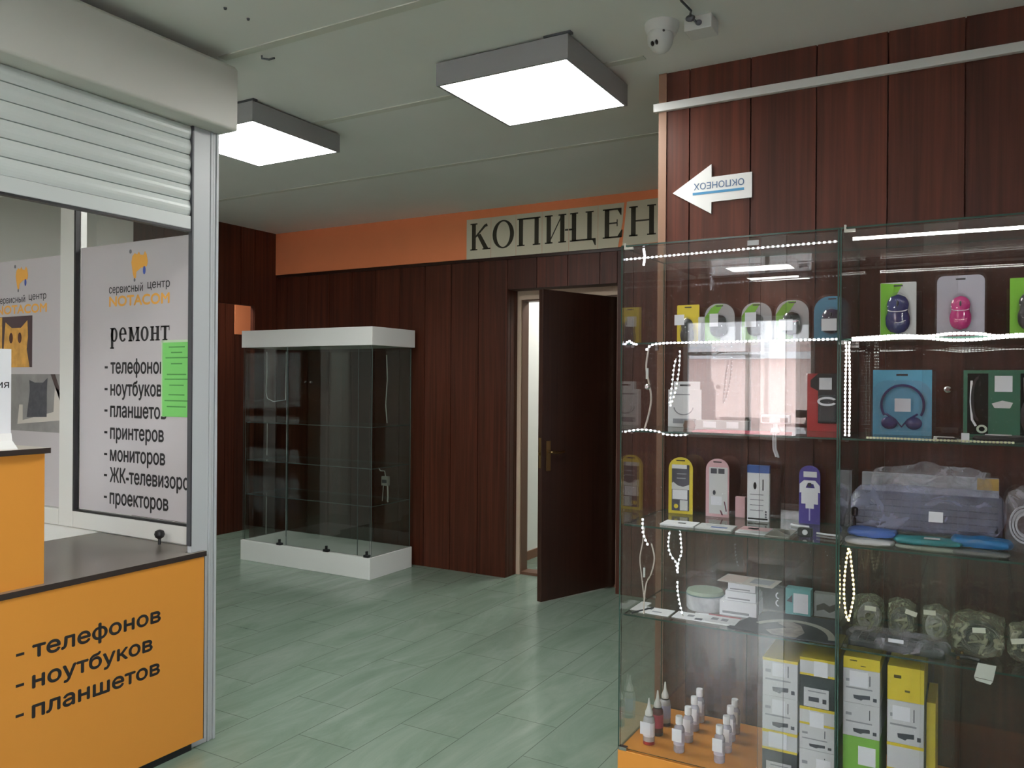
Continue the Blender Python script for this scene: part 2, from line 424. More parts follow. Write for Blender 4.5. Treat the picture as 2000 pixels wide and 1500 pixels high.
# window wall behind the camera
WX0, WX1, WZ0, WZ1 = -2.90, -1.62, 0.86, 2.20
wf = MB().box(-7.1, WX0, -3.47, -3.35, 0, ZC).box(WX1, 2.4, -3.47, -3.35, 0, ZC).box(WX0, WX1, -3.47, -3.35, 0, WZ0).box(WX0, WX1, -3.47, -3.35, WZ1, ZC)
struct(wf.build('wall_front', WOOD))
w1 = MB()
for a, b in ((WX0, WX0 + 0.05), (WX1 - 0.05, WX1), (-2.20, -2.15)): w1.box(a, b, -3.45, -3.39, WZ0, WZ1)
w1.box(WX0 + 0.05, WX1 - 0.05, -3.45, -3.39, WZ0, WZ0 + 0.05).box(WX0 + 0.05, WX1 - 0.05, -3.45, -3.39, WZ1 - 0.05, WZ1).box(WX0 + 0.05, -2.20, -3.445, -3.395, 1.78, 1.82)
w1o = w1.build('window_1', WHITEP); struct(w1o)
MB().pane(WX0 + 0.05, WX1 - 0.05, -3.423, -3.417, WZ0 + 0.05, WZ1 - 0.05).build('window_pane', [GLASSK, GEDGE], w1o)
# what stands outside that window
struct(MB().box(-30, 30, -40, -3.8, -0.8, -0.7).box(2.6, 40, -3.8, 20, -0.8, -0.7).build('ground_outside', mat('pale_ground', (0.72, 0.70, 0.70, 1), 0.9)))
hb = thing('house_outside', 'pale pink house across the yard, seen only as a reflection in the glass cabinet', 'house', (-6, -24, -0.7))
MB().box(-12, 12, -3, 3, 0, 3.0).build('wall', mat('pink_render', (0.75, 0.60, 0.56, 1), 0.9), hb)
MB().prism([(-3.4, 3.0), (3.4, 3.0), (0, 4.6)], 'x', -12.4, 12.4).build('roof', mat('grey_roof', (0.45, 0.45, 0.46, 1), 0.8), hb)
tr = thing('bare_tree', 'bare tree outside the window, seen only as a reflection in the cabinet glass', 'tree', (-6.4, -9.0, -0.7))
tb = MB(); rnd = random.Random(3)
def limb(p, d, L, r, k):
    q = p + d * L * 0.5 + Vector((rnd.uniform(-.05, .05), 0, 0.03)) * L; e = p + d * L
    tb.tube([p, q, e], r, 6)
    if k:
        for _ in range(3):
            nd = (d + Vector((rnd.uniform(-.8, .8), rnd.uniform(-.5, .5), rnd.uniform(-.15, .6)))).normalized()
            limb(p + d * L * rnd.uniform(.55, 1), nd, L * 0.66, r * 0.6, k - 1)
limb(Vector((0, 0, 0)), Vector((0.05, 0, 1)), 1.6, 0.09, 4)
tb.build('branches', mat('dark_bark', (0.07, 0.055, 0.045, 1), 0.9), tr)

# door in the back wall
fr = MB().box(-3.034, -3.004, 5.385, 5.40, 0, 2.15, 0).box(-3.004, -2.22, 5.385, 5.40, 2.085, 2.15, 0).box(-2.22, -2.172, 5.385, 5.40, 0, 2.15, 0)
fr.box(-3.034, -2.998, 5.40, 5.50, 0, 2.15, 1).box(-2.20, -2.172, 5.40, 5.52, 0, 2.15, 1).box(-2.998, -2.20, 5.40, 5.50, 2.075, 2.15, 1).box(-2.998, -2.20, 5.40, 5.52, 0, 0.02, 1)
struct(fr.build('trim_6', [CREAM, mat('brown_jamb', (0.13, 0.062, 0.036, 1), 0.5)]))
dx, dy = -2.485 + 2.232, 4.765 - 5.46
dl = math.hypot(dx, dy); ang = math.atan2(dy, dx)
d1 = bpy.data.objects.new('door_1', None); COL.objects.link(d1); d1.location = (-2.232, 5.46, 0.012); d1.rotation_euler = (0, 0, ang); struct(d1)
lf = MB().box(0.0, 0.765, -0.02, 0.02, 0, 2.06).build('door_leaf', DOORW, d1, bevel=0.003)
for sg in (-1, 1):
    hb_ = MB().box(0.690, 0.728, sg * 0.0205, sg * 0.026, 0.86, 1.06).build('handle_plate', BRASS, lf, bevel=0.004)
    hm = MB().tube([(0.709, sg * 0.026, 0.985), (0.709, sg * 0.052, 0.985), (0.700, sg * 0.060, 0.985), (0.640, sg * 0.060, 0.980), (0.600, sg * 0.056, 0.985)], 0.009, 8)
    hm.lathe([(0.014, 0), (0.014, 0.006)], 0, 0, 12, 0, Matrix.Translation((0.709, sg * 0.026, 0.985)) @ Matrix.Rotation(-sg * PI / 2, 4, 'X'))
    hm.build('door_handle', BRASS, lf, smooth=True)
MB().box(0.765, 0.7665, -0.011, 0.011, 0.88, 1.08).box(0.766, 0.776, -0.006, 0.006, 0.965, 0.985).build('latch', BRASS, lf)

# ------------------------------------------------------------------ ceiling lamps
LAMP = mat('lamp_diffuser', (0.9, 0.9, 0.9, 1), 0.5, emit=PANEL, ecol=(1.0, 0.99, 0.955, 1))
FRAME = mat('grey_lamp_frame', (0.36, 0.36, 0.37, 1), 0.45, 0.3)
def ceiling_light(cx, cy, label):
    t = thing('ceiling_light', label, 'ceiling lamp', (cx, cy, ZC), 0, 'square panel lamps on the ceiling')
    h = 0.2975
    f = MB().box(-h, h, -h, -h + .012, -.10, -.008).box(-h, h, h - .012, h, -.10, -.008).box(-h, -h + .012, -h + .012, h - .012, -.10, -.008).box(h - .012, h, -h + .012, h - .012, -.10, -.008)
    f.box(-h + .012, h - .012, -h + .012, h - .012, -.03, -.008)
    f.build('frame', FRAME, t)
    MB().box(-h - .012, -h + .10, h - .02, h + .006, -.008, 0).box(h - .10, h + .012, -h - .006, -h + .02, -.008, 0).box(-.2, .2, -.2, .2, -.008, 0).build('mounting_bracket', DGREY, t)
    MB().box(-h + .012, h - .012, -h + .012, h - .012, -.099, -.088).build('diffuser', LAMP, t)
    return t
ceiling_light(-1.622, 3.015, 'square glowing ceiling panel nearest the wood panelled right wall')
ceiling_light(-3.215, 2.962, 'square glowing ceiling panel partly hidden behind the white kiosk post')
ceiling_light(-1.62, 0.05, 'square ceiling panel lighting the counter from beyond the near edge of the picture')
ceiling_light(-3.35, -0.25, 'square ceiling panel above the kiosk interior, outside the picture')
ceiling_light(-5.84, 4.55, 'added ceiling panel lighting the alcove behind the dark opening, hidden by its lintel')  # unseen lamp, added to brighten the orange wall piece in the alcove
ceiling_light(-2.50, 6.35, 'added ceiling panel lighting the white room behind the open door')  # unseen lamp, added to light the room seen through the doorway
ceiling_light(-1.95, -2.95, 'narrow ceiling panel by the window wall, seen as a bright bar in the cabinet glass').scale = (1.1, .6, 1)

# ------------------------------------------------------------------ things on ceiling and right wall
t = thing('cable_trunking', 'white plastic cable trunking running high along the wood panelled right wall', 'cable trunking', (0, YR, 2.598))
MB().box(-1.185, 2.3, -.022, 0, 0, .034).build('channel', WHITEP, t, bevel=.002)
MB().box(-1.19, -1.185, -.022, 0, 0, .034).build('end_cap', WHITEP, t)
t = thing('arrow_sign', 'white arrow shaped sign pointing left, its blue lettering upside down', 'sign', (0, YR, 0))
MB().prism([(-1.108, 2.25), (-.944, 2.352), (-.944, 2.299), (-.781, 2.301), (-.781, 2.199), (-.944, 2.197), (-.944, 2.149)], 'y', -.008, -.0006).build('board', mat('sign_white', (0.80, 0.81, 0.80, 1), 0.5), t)
BLUEI = mat('blue_ink', (0.10, 0.17, 0.30, 1), 0.5); BLUEB = mat('blue_bar', (0.05, 0.24, 0.44, 1), 0.5)
MB().text('ОКПОНЕОХ', 0.036, lambda u, v: Vector((-.812 - u, -.0086, 2.279 - v)), width=0.205, bold=0.012).build('lettering', BLUEI, t, norm=False)
MB().box(-1.022, -.812, -.0088, -.008, 2.232, 2.242).build('underline', BLUEB, t)

t = thing('security_camera', 'white dome security camera hanging on the ceiling near the right wall', 'security camera', (-1.0, 2.83, ZC))
MB().lathe([(.062, 0), (.062, -.012), (.056, -.030), (.05, -.042)], n=28).build('base', WHITEP, t, smooth=True)
Md = Matrix.Translation((-.004, -.006, -.052)) @ Matrix.Rotation(.35, 4, 'X')
cb_ = MB().ell((0, 0, 0), (.047, .047, .056), 28, 16, 0, Md).build('body', WHITEP, t, smooth=True)
for px, pz in ((-.020, -.083), (-.004, -.080)): MB().ell((px, -.044, pz), (.0058, .010, .009), 12, 8).build('lens', BLACK, cb_, smooth=True)
MB().ell((-.026, -.036, -.050), (.010, .008, .007), 12, 8).build('screw_hole', DGREY, cb_, smooth=True)
MB().ell((.020, -.042, -.044), (.0065, .006, .007), 12, 8).build('screw_hole', DGREY, cb_, smooth=True)
t = thing('junction_box', 'small white junction box on the ceiling beside the dome camera', 'junction box', (-.87, 2.865, ZC))
MB().box(-.045, .055, -.045, .045, -.05, 0).build('housing', WHITEP, t, bevel=.003)
MB().tube([(.0, -.30, -.004), (-.004, -.20, -.012), (.008, -.13, -.02), (-.010, -.085, -.016), (.004, -.06, -.03), (.012, -.047, -.03)], .0045, 6).build('cable', DGREY, t)
MB().ell((-.012, -.075, -.02), (.018, .012, .012), 10, 6).ell((.012, -.055, -.032), (.012, .010, .010), 10, 6).build('connector', DGREY, t, smooth=True)
t = thing('cable_clip', 'tiny dark cable hook sticking out of the ceiling beside the shutter housing', 'hook', (-2.50, 2.33, ZC))
MB().tube([(0, 0, 0), (0, 0, -.012), (.03, .01, -.018), (.06, .01, -.018)], .004, 6).build('hook', DGREY, t)
for n_, (x, y) in enumerate(((-2.294, 1.969), (-2.289, 2.068))):
    t = thing('screw_anchor', ('dark screw anchor in the ceiling, the upper of the pair by the shutter housing', 'dark screw anchor in the ceiling, the lower of the pair by the shutter housing')[n_], 'screw', (x, y, ZC), 0, 'screw anchors in the ceiling')
    MB().lathe([(.006, 0), (.005, -.006)], n=10).build('plug', DGREY, t)

# ------------------------------------------------------------------ letter sheets on the orange band
YS = YB - 0.027
SHEET = mat('aged_paper', (0.68, 0.64, 0.50, 1), 0.75); SINK = mat('dark_ink', (0.03, 0.025, 0.012, 1), 0.7)
Z0L, HL = 2.458, 0.203
def glyph(ch, x0, x1):
    mb = MB(); w = x1 - x0; H = HL; st = 0.034; th = 0.011; sf = 0.009; ov = 0.014; ys, ye = -.0022, -.0010
    def R(a, b, c, d): mb.box(x0 + a, x0 + b, ys, ye, Z0L + c, Z0L + d)
    def stem(a, z0=0, z1=None, wd=st):
        z1 = H if z1 is None else z1
        R(a, a + wd, z0, z1); R(a - ov, a + wd + ov, z0, z0 + sf); R(a - ov, a + wd + ov, z1 - sf, z1)
    def quad(p): mb.prism([(x0 + a, Z0L + b) for a, b in p], 'y', ys, ye)
    if ch == 'К':
        stem(ov)
        quad([(ov + st, H * .46), (ov + st, H * .54), (w - .05, H * .92), (w - .028, H * .96), (w - .02, H * .86), (w - .04, H * .84)])
        quad([(ov + st + .012, H * .55), (ov + st + .042, H * .60), (w - .012, sf * .4), (w - .052, sf * .4)])
        R(w - .066, w + .004, 0, sf)
    elif ch == 'О':
        mb.ring(x0 + w / 2, Z0L + H / 2, (w / 2, H / 2 + .004), (w / 2 - .034, H / 2 - .007), 'y', ys, ye, n=40)
    elif ch == 'П':
        stem(ov); stem(w - ov - st); R(ov, w - ov, H - th, H)
    elif ch == 'И':
        stem(ov); stem(w - ov - st); quad([(ov + st, H * .12), (ov + st, H * .2), (w - ov - st, H * .88), (w - ov - st, H * .80)])
    elif ch == '-':
        R(0, w, H * .40, H * .46)
    elif ch == 'Ц':
        stem(ov); stem(w - ov - st - .02); R(ov, w - ov, 0, th); quad([(w - .034, th), (w - .004, th), (w - .002, -.038), (w - .010, -.038)])
    elif ch == 'Е':
        stem(ov); R(ov, w - .01, 0, th); R(ov, w - .012, H - th, H); R(ov + st, w - .045, H * .48, H * .53)
        quad([(w - .012, H), (w - .012, H * .76), (w - .018, H * .76), (w - .04, H - th)]); quad([(w - .004, H * .26), (w - .011, H * .26), (w - .04, th), (w - .010, 0)])
        R(w - .047, w - .040, H * .39, H * .62)
    elif ch == 'Н':
        stem(ov); stem(w - ov - st); R(ov + st, w - ov - st, H * .48, H * .53)
    return mb
SHEETS = [('К', -3.384, -3.168, [('К', -3.349, -3.175)], 'first'), ('О', -3.166, -2.952, [('О', -3.152, -2.968)], 'second'),
          ('П', -2.950, -2.735, [('П', -2.940, -2.748)], 'third'), ('И', -2.733, -2.521, [('И', -2.711, -2.540), ('-', -2.550, -2.524)], 'fourth'),
          ('Ц', -2.519, -2.296, [('-', -2.518, -2.478), ('Ц', -2.510, -2.308)], 'fifth'), ('Е', -2.294, -2.100, [('Е', -2.258, -2.108)], 'sixth'), ('Н', -2.083, -1.852, [('Н', -2.064, -1.872)], 'seventh')]
for ch, a, b, gl, nth in SHEETS:
    o = thing('letter_sheet', 'paper sheet with the serif letter %s, %s sheet from the left on the orange band' % (ch, nth), 'paper sign', (0, YS, 0), 0, 'letter sheets of the shop sign')
    if ch == 'Е': MB().prism([(a, 2.392), (b - .045, 2.392), (b - .012, 2.56), (b, 2.695), (a, 2.695)], 'y', -.001, 0).build('sheet', SHEET, o)
    elif ch == 'Н': MB().prism([(a - .03, 2.40), (b, 2.405), (b, 2.70), (a + .002, 2.698)], 'y', -.001, 0).build('sheet', SHEET, o)
    else: MB().box(a, b, -.001, 0, 2.392, 2.695).build('sheet', SHEET, o)
    for c, g0, g1 in gl: glyph(c, g0, g1).build('hyphen' if c == '-' else 'letter', SINK, o)

# ------------------------------------------------------------------ white empty showcase
SC = thing('empty_showcase', 'empty glass showcase with white base and white top against the back wall', 'showcase', (-5.20, 4.655, 0))
SW = mat('white_laminate', (0.80, 0.82, 0.80, 1), 0.4)
MB().box(0, 1.35, 0, .51, 0, .16).build('base', SW, SC, bevel=.002)
MB().box(0, 1.36, -.002, .52, 1.725, 1.862).build('top', SW, SC, bevel=.002)
SG = glass_mat('smoky_glass', (0.86, 0.89, 0.87, 1)); SE = mat('showcase_glass_edge', (0.10, 0.13, 0.12, 1), 0.2)
for a in (0.012, 1.332): MB().pane(a, a + .006, .03, .50, .16, 1.725).build('side_pane', [SG, SE], SC)
MB().pane(.02, 1.33, .497, .503, .16, 1.725).build('back_pane', [SG, SE], SC)
for a, b, y in ((.012, .49, .012), (.49, 1.215, .018), (1.217, 1.335, .012)): MB().pane(a, b, y, y + .005, .165, 1.725).build('door', [SG, SE], SC)
for z in (1.12, .812, .533): MB().pane(.022, 1.328, .04, .495, z - .006, z).build('shelf', [SG, SE], SC)
for x in (.235, .297):
    MB().lathe([(.012, 0), (.012, .012), (.007, .022)], n=14, M=Matrix.Translation((x, .495, 1.449)) @ Matrix.Rotation(PI / 2, 4, 'X')).build('lock', STEEL, SC, smooth=True)
for x in (.425, .915, 1.31): MB().box(x - .022, x + .022, -.001, .028, .16, .178).box(x - .006, x + .006, .004, .02, .178, .205).build('clip', BLACK, SC)
WIRE = mat('pale_wire', (0.50, 0.50, 0.46, 1), 0.6)
wv = [[(.02, .25, 1.70), (.022, .25, 1.52), (.012, .25, 1.36), (.03, .25, 1.31), (.10, .25, 1.285), (.24, .25, 1.30), (.243, .25, 1.70)], [(.02, .26, 1.10), (.018, .26, .83)], [(.016, .26, .52), (.014, .26, .17)], [(.245, .26, 1.27), (.242, .26, .17)],
      [(1.30, .24, 1.66), (1.31, .24, 1.48), (1.295, .24, 1.28), (1.31, .24, 1.14)]]
for w_ in wv: MB().tube(w_, .004, 5).build('wire', WIRE, SC)
t = thing('power_adapter', 'small grey power adapter hanging on wires inside the empty showcase', 'adapter', (-3.905, 4.90, 0))
MB().box(-.03, .03, -.015, .015, .665, .735).build('housing', mat('grey_adapter', (0.30, 0.30, 0.27, 1), 0.5), t, bevel=.003)
MB().box(-.022, .022, -.0165, -.015, .685, .71).build('print', DGREY, t)
MB().tube([(-.07, 0, .800), (-.05, 0, .775), (-.01, 0, .775), (0, 0, .735)], .004, 5).build('wire', WIRE, t)
MB().tube([(.02, 0, .665), (.025, 0, .58), (.02, 0, .55), (.026, 0, .54)], .006, 5).build('wire', WIRE, t)
MB().tube([(-.02, 0, .665), (-.03, 0, .545)], .003, 5).build('wire', WIRE, t)

# ------------------------------------------------------------------ kiosk: partition, shutter, counter
YP = 2.25
FRW = mat('white_window_profile', (0.74, 0.75, 0.72, 1), 0.35); GREYP = mat('light_grey_profile', (0.46, 0.485, 0.50, 1), 0.4)
KP = thing('kiosk_glazing', 'white framed glazed partition of the kiosk with its grey corner post', 'partition')
kp = MB().box(-3.694, -3.584, YP - .02, YP + .04, .777, 2.453).box(-5.20, -3.694, YP - .02, YP + .04, .777, .853).box(-3.584, -2.712, YP - .02, YP + .04, .777, .853)
kp.box(-5.20, -3.694, YP - .02, YP + .04, 2.375, 2.453).box(-3.584, -2.712, YP - .02, YP + .04, 2.375, 2.453).box(-5.26, -5.20, YP - .02, YP + .04, .777, 2.453)
kp.build('window_frame', FRW, KP, bevel=.003)
MB().box(-3.584, -3.572, YP - .022, YP - .002, .853, 2.375).box(-3.572, -2.712, YP - .021, YP - .002, .853, .862).build('gasket', BLACK, KP)
for a, b in ((-5.20, -3.694), (-3.584, -2.712)): MB().pane(a, b, YP + .004, YP + .010, .853, 2.375).build('glass_pane', [GLASSK, GEDGE], KP)
MB().box(-5.26, -2.706, YP - .01, YP + .03, 0, .7745).build('lower_panel', SW, KP)
po = MB().box(-2.704, -2.68, 2.153, 2.232, 0, 2.454)
for k in range(3): po.box(-2.704, -2.676 - .004 * (k % 2), 2.2325 + k * .014, 2.2325 + k * .014 + .011, 0, 2.454)
po.box(-2.704, -2.684, 2.232, 2.274, 0, 2.454)
po.build('corner_post', GREYP, KP, bevel=.0015)
MB().box(-2.70, -2.679, 2.1455, 2.1525, .80, 2.454).build('seal_strip', DGREY, KP)

RS = thing('roller_shutter', 'half lowered white slatted roller shutter with its long ceiling housing', 'roller shutter')
hp = [(-2.86, 2.716), (-2.60, 2.716), (-2.585, 2.70), (-2.585, 2.462), (-2.592, 2.455), (-2.86, 2.455)]
hb2 = MB(); a = [hb2.bm.verts.new((x, .2, z)) for x, z in hp]; b = [hb2.bm.verts.new((x, 2.285, z)) for x, z in hp]
hb2._f(a, 0); hb2._f(b, 0)
for i in range(6): hb2._f([a[i], a[(i + 1) % 6], b[(i + 1) % 6], b[i]], 0)
hb2.build('housing', mat('shutter_housing', (0.70, 0.69, 0.645, 1), 0.5), RS, bevel=.004)
sl = MB(); z = 2.10
while z < 2.44:
    n = 6; pts = [(-2.705, z + .001)]
    for i in range(n + 1):
        q = i / n; pts.append((-2.693 + .0075 * math.sin(PI * min(1, q * 1.02)), z + .002 + .056 * q))
    pts.append((-2.705, z + .059))
    A = [sl.bm.verts.new((x, .25, min(zz, 2.4535))) for x, zz in pts]; B = [sl.bm.verts.new((x, 2.144, min(zz, 2.4535))) for x, zz in pts]
    sl._f(A, 0); sl._f(B, 0)
    for i in range(len(pts)): sl._f([A[i], A[(i + 1) % len(pts)], B[(i + 1) % len(pts)], B[i]], 0)
    z += .06
sl.box(-2.71, -2.704, .25, 2.144, 2.10, 2.468)
sl.build('curtain', mat('shutter_slat', (0.66, 0.71, 0.69, 1), 0.38), RS)
MB().box(-2.708, -2.683, .25, 2.144, 2.046, 2.099).build('bottom_bar', mat('shutter_bar', (0.62, 0.66, 0.65, 1), 0.4), RS, bevel=.003)
MB().box(-2.71, -2.682, .25, 2.144, 2.038, 2.046).build('seal', BLACK, RS)
MB().box(-2.79, -2.66, .14, .25, 0, 2.454).build('guide_post', GREYP, RS)
MB().box(-2.84, -2.78, .3, 2.28, 2.7165, 2.76).build('mounting_rail', DGREY, RS)

CT = thing('service_counter', 'orange service counter with grey worktop and black lettering under the shutter', 'counter')
TOP = mat('grey_brown_worktop', (0.19, 0.165, 0.150, 1), 0.25); TEDGE = mat('dark_worktop_edge', (0.035, 0.025, 0.022, 1), 0.4)
ct = MB().box(-3.385, -2.655, .3, 2.144, .755, .775); ct.box(-3.385, -2.707, 2.144, 2.150, .755, .775); ct.box(-2.675, -2.655, 2.144, 2.150, .755, .775); ct.box(-3.385, -2.707, 2.150, 2.228, .755, .775); ct.box(-2.675, -2.655, 2.150, 2.206, .755, .775)
ct.bm.normal_update()
for f in ct.bm.faces:
    f.normal_update()
    if abs(f.normal.z) < .5: f.material_index = 1
ct.build('worktop', [TOP, TEDGE], CT, norm=True)
MB().box(-2.675, -2.660, .3, 2.198, .03, .755).build('front_panel', ORANGEL, CT)
MB().box(-2.6598, -2.6585, 2.198, 2.2, .03, .755).box(-2.674, -2.668, .3, 2.15, 0, .03).build('plinth', BLACK, CT)
MB().box(-3.37, -3.355, .3, 2.14, 0, .755).box(-3.355, -2.69, .3, .318, 0, .755).build('carcass', ORANGEL, CT)
for y0, y1, zb, tx in ((1.523, 1.999, .546, 'телефонов'), (1.523, 1.965, .447, 'ноутбуков'), (1.523, 1.997, .350, 'планшетов')):
    lt = MB().text(tx, 0.0735, lambda u, v: Vector((-2.6594, y0 + u, zb + v)), width=y1 - y0, bold=0.028)
    MB().box(-2.6598, -2.6592, 1.470, 1.496, zb + .018, zb + .027).build('dash', INK, CT)
    lt.build('lettering', INK, CT, norm=False)

CR = thing('counter_riser', 'tall orange box with a pale top standing on the service counter', 'counter unit')
MB().box(-3.02, -2.682, .3, 1.571, .775, 1.208).build('body', ORANGEL, CR)
cr = MB().box(-3.03, -2.662, .3, 1.580, 1.208, 1.226)
for f in cr.bm.faces:
    f.normal_update()
    if abs(f.normal.z) < .5: f.material_index = 1
cr.build('top', [mat('pale_top', (0.62, 0.58, 0.53, 1), 0.35), TEDGE], CR)
t = thing('sign_holder', 'white upright paper sign holder on the orange counter unit', 'sign holder', (-2.75, 1.392, 1.226))
MB().box(-.003, .003, -.105, .105, .012, .325).build('panel', WPAPER, t)
MB().prism([(-.05, 0), (.045, 0), (.012, .025), (.006, .05), (-.006, .05)], 'y', -.105, .105).build('foot', mat('clear_acrylic_foot', (0.85, 0.85, 0.83, 1), 0.2), t)
MB().text('ия', 0.034, lambda u, v: Vector((.0036, .062 + u, .198 + v)), width=.036, bold=.012).build('lettering', INK, t, norm=False)
t = thing('lock_knob', 'small black knob on the worktop at the foot of the white window frame', 'knob', (-2.925, 2.192, .775))
MB().lathe([(.006, 0), (.006, .022), (.017, .03), (.021, .042), (.017, .055), (.005, .06)], n=16).build('knob', BLACK, t, smooth=True)

# banners on the partition glass
YF = YP + .0035
FILM = mat('lilac_grey_film', (0.56, 0.535, 0.555, 1), 0.45); ORI = mat('orange_ink', (0.80, 0.40, 0.07, 1), 0.5); BLI = mat('blue_logo_ink', (0.05, 0.10, 0.42, 1), 0.5); GRI = mat('grey_logo_ink', (0.18, 0.18, 0.20, 1), 0.5)
def emblem(par, cx, zt, sc, yy):
    P = lambda u, v: (cx + u * sc, zt - v * sc)
    body = [P(*q) for q in ((.0, .40), (.06, .16), (.2, .06), (.34, .12), (.45, .02), (.52, .14), (.72, .16), (.80, .02), (.90, .14), (.97, .42), (.93, .58), (.76, .66), (.60, .62), (.46, .70), (.30, .78), (.28, 1.0), (.18, 1.06), (.10, .86))]
    MB().prism(body, 'y', yy - .0008, yy - .0002).build('emblem', ORI, par)
    MB().ring(*P(.77, .74), (.075 * sc, .16 * sc), (.001, .001), 'y', yy - .0012, yy - .0003, n=16).build('emblem_drop', BLI, par)
    for q, a, b in (((-.06, -.02), .07, .08), ((.20, 1.08), .05, .07)): MB().ring(*P(*q), (a * sc, b * sc), (.001, .001), 'y', yy - .0012, yy - .0003, n=14).build('emblem_dot', GRI, par)
YL = -.0016
bn = thing('window_banner', 'lilac grey film banner with a printed black service list on the right pane', 'banner', (0, YF, 0), 0, 'printed banners on the kiosk glass')
MB().box(-3.570, -2.712, -.001, 0, .864, 2.056).build('film', FILM, bn)
emblem(bn, -3.205, 2.012, .114, 0 - .001)
F = lambda x0, zb: (lambda u, v: Vector((x0 + u, YL, zb + v)))
for s_, x_, z_, w_ in (('сервисный', -3.361, 1.838, .235), ('центр', -3.095, 1.847, .146)): MB().text(s_, .050, F(x_, z_), width=w_, bold=.006).build('lettering', INK, bn, norm=False)
rows = (('телефонов', 1.482, .368), ('ноутбуков', 1.385, .348), ('планшетов', 1.289, .378), ('принтеров', 1.192, .362), ('мониторов', 1.094, .372), ('ЖК-телевизоров', 1.000, .562), ('проекторов', .903, .394))
for s_, zb, wd in rows:
    tx = MB().text(s_, .088, F(-3.345, zb), width=wd, bold=.022)
    MB().box(-3.388, -3.366, YL - .0003, YL, zb + .022, zb + .032).build('dash', INK, bn)
    tx.build('lettering', INK, bn, norm=False)
MB().text('NOTACOM', .062, F(-3.357, 1.780), width=.405, bold=.035).build('logo_lettering', ORI, bn, norm=False)
rm = MB(); X0, ZB0, XH = -3.352, 1.622, .062
def rb(a, b, c, d): rm.box(X0 + a, X0 + b, YL - .0003, YL, ZB0 + c, ZB0 + d)
def rstem(a, z0=0., z1=XH, w=.016): rb(a, a + w, z0, z1); rb(a - .006, a + w + .006, z0, z0 + .006); rb(a - .006, a + w + .003, z1 - .006, z1)
rstem(.008, -.030); rm.ring(X0 + .030, ZB0 + XH / 2, (.024, .032), (.010, .024), 'y', YL - .0003, YL, n=24)
rm.ring(X0 + .091, ZB0 + XH / 2, (.026, .032), (.011, .025), 'y', YL - .0003, YL, a0=.05, a1=2 * PI - .65, n=24); rb(.070, .116, .030, .036)
rstem(.136); rstem(.186); rm.prism([(X0 + .138, ZB0 + XH), (X0 + .152, ZB0 + XH), (X0 + .170, ZB0 + .014), (X0 + .164, ZB0)], 'y', YL - .0003, YL); rm.prism([(X0 + .200, ZB0 + XH), (X0 + .188, ZB0 + XH), (X0 + .164, ZB0), (X0 + .170, ZB0 + .012)], 'y', YL - .0003, YL)
rm.ring(X0 + .240, ZB0 + XH / 2, (.027, .032), (.012, .025), 'y', YL - .0003, YL, n=24)
rstem(.283); rstem(.318); rb(.299, .318, .028, .034)
rb(.366, .382, 0, XH); rb(.358, .390, 0, .006); rb(.346, .402, XH - .007, XH); rb(.346, .350, XH - .02, XH); rb(.398, .402, XH - .02, XH)
rm.build('heading', INK, bn)

bl = thing('window_banner', 'lilac grey film banner with two cat pictures on the left pane', 'banner', (0, YF, 0), 0, 'printed banners on the kiosk glass')
MB().box(-5.19, -3.696, -.001, 0, .856, 2.036).build('film', FILM, bl)
emblem(bl, -4.098, 2.004, .108, -.001)
for s_, x_, z_, w_ in (('сервисный', -4.262, 1.829, .245), ('центр', -3.985, 1.838, .145)): MB().text(s_, .046, F(x_, z_), width=w_, bold=.006).build('lettering', INK, bl, norm=False)
MB().text('NOTACOM', .058, F(-4.262, 1.776), width=.425, bold=.035).build('logo_lettering', ORI, bl, norm=False)
MB().box(-4.34, -3.955, -.0016, -.001, 1.512, 1.762, 0).build('picture', mat('picture_brown', (0.06, 0.035, 0.04, 1), 0.6), bl)
FUR = mat('ginger_print', (0.62, 0.33, 0.07, 1), 0.6, noise_amt=.55, noise_scale=22)
MB().prism([(-4.215, 1.512), (-4.20, 1.60), (-4.195, 1.66), (-4.185, 1.735), (-4.13, 1.705), (-4.05, 1.705), (-3.995, 1.74), (-3.99, 1.66), (-4.0, 1.60), (-3.975, 1.512)], 'y', -.0021, -.0016).box(-4.34, -4.215, -.0021, -.0016, 1.60, 1.76).build('picture_cat', FUR, bl)
for x_ in (-4.135, -4.06): MB().ring(x_, 1.656, (.016, .026), (.001, .001), 'y', -.0026, -.0021, n=14).build('picture_eye', mat('print_dark_red', (0.07, 0.02, 0.012, 1), .6), bl)
MB().box(-4.30, -3.70, -.0016, -.001, 1.203, 1.478, 0).build('picture', mat('picture_grey', (0.27, 0.265, 0.26, 1), 0.6, noise_amt=.5, noise_scale=9), bl)
MB().prism([(-4.075, 1.235), (-3.715, 1.262), (-3.725, 1.40), (-3.765, 1.42), (-3.775, 1.30), (-4.03, 1.255), (-4.03, 1.33), (-4.06, 1.33)], 'y', -.0021, -.0016).build('picture_basin', mat('print_basin', (0.60, 0.57, 0.52, 1), .6), bl)
MB().prism([(-3.995, 1.27), (-3.83, 1.275), (-3.83, 1.40), (-3.825, 1.46), (-3.86, 1.438), (-3.93, 1.438), (-3.975, 1.45), (-3.97, 1.40)], 'y', -.0026, -.0021).build('picture_cat', mat('print_dark_grey', (0.06, 0.062, 0.075, 1), .6, noise_amt=.6, noise_scale=40), bl)
MB().prism([(-3.80, 1.478), (-3.765, 1.478), (-3.70, 1.36), (-3.70, 1.31)], 'y', -.0021, -.0016).build('picture_shelf', mat('print_brown', (0.06, 0.042, 0.04, 1), .6), bl)

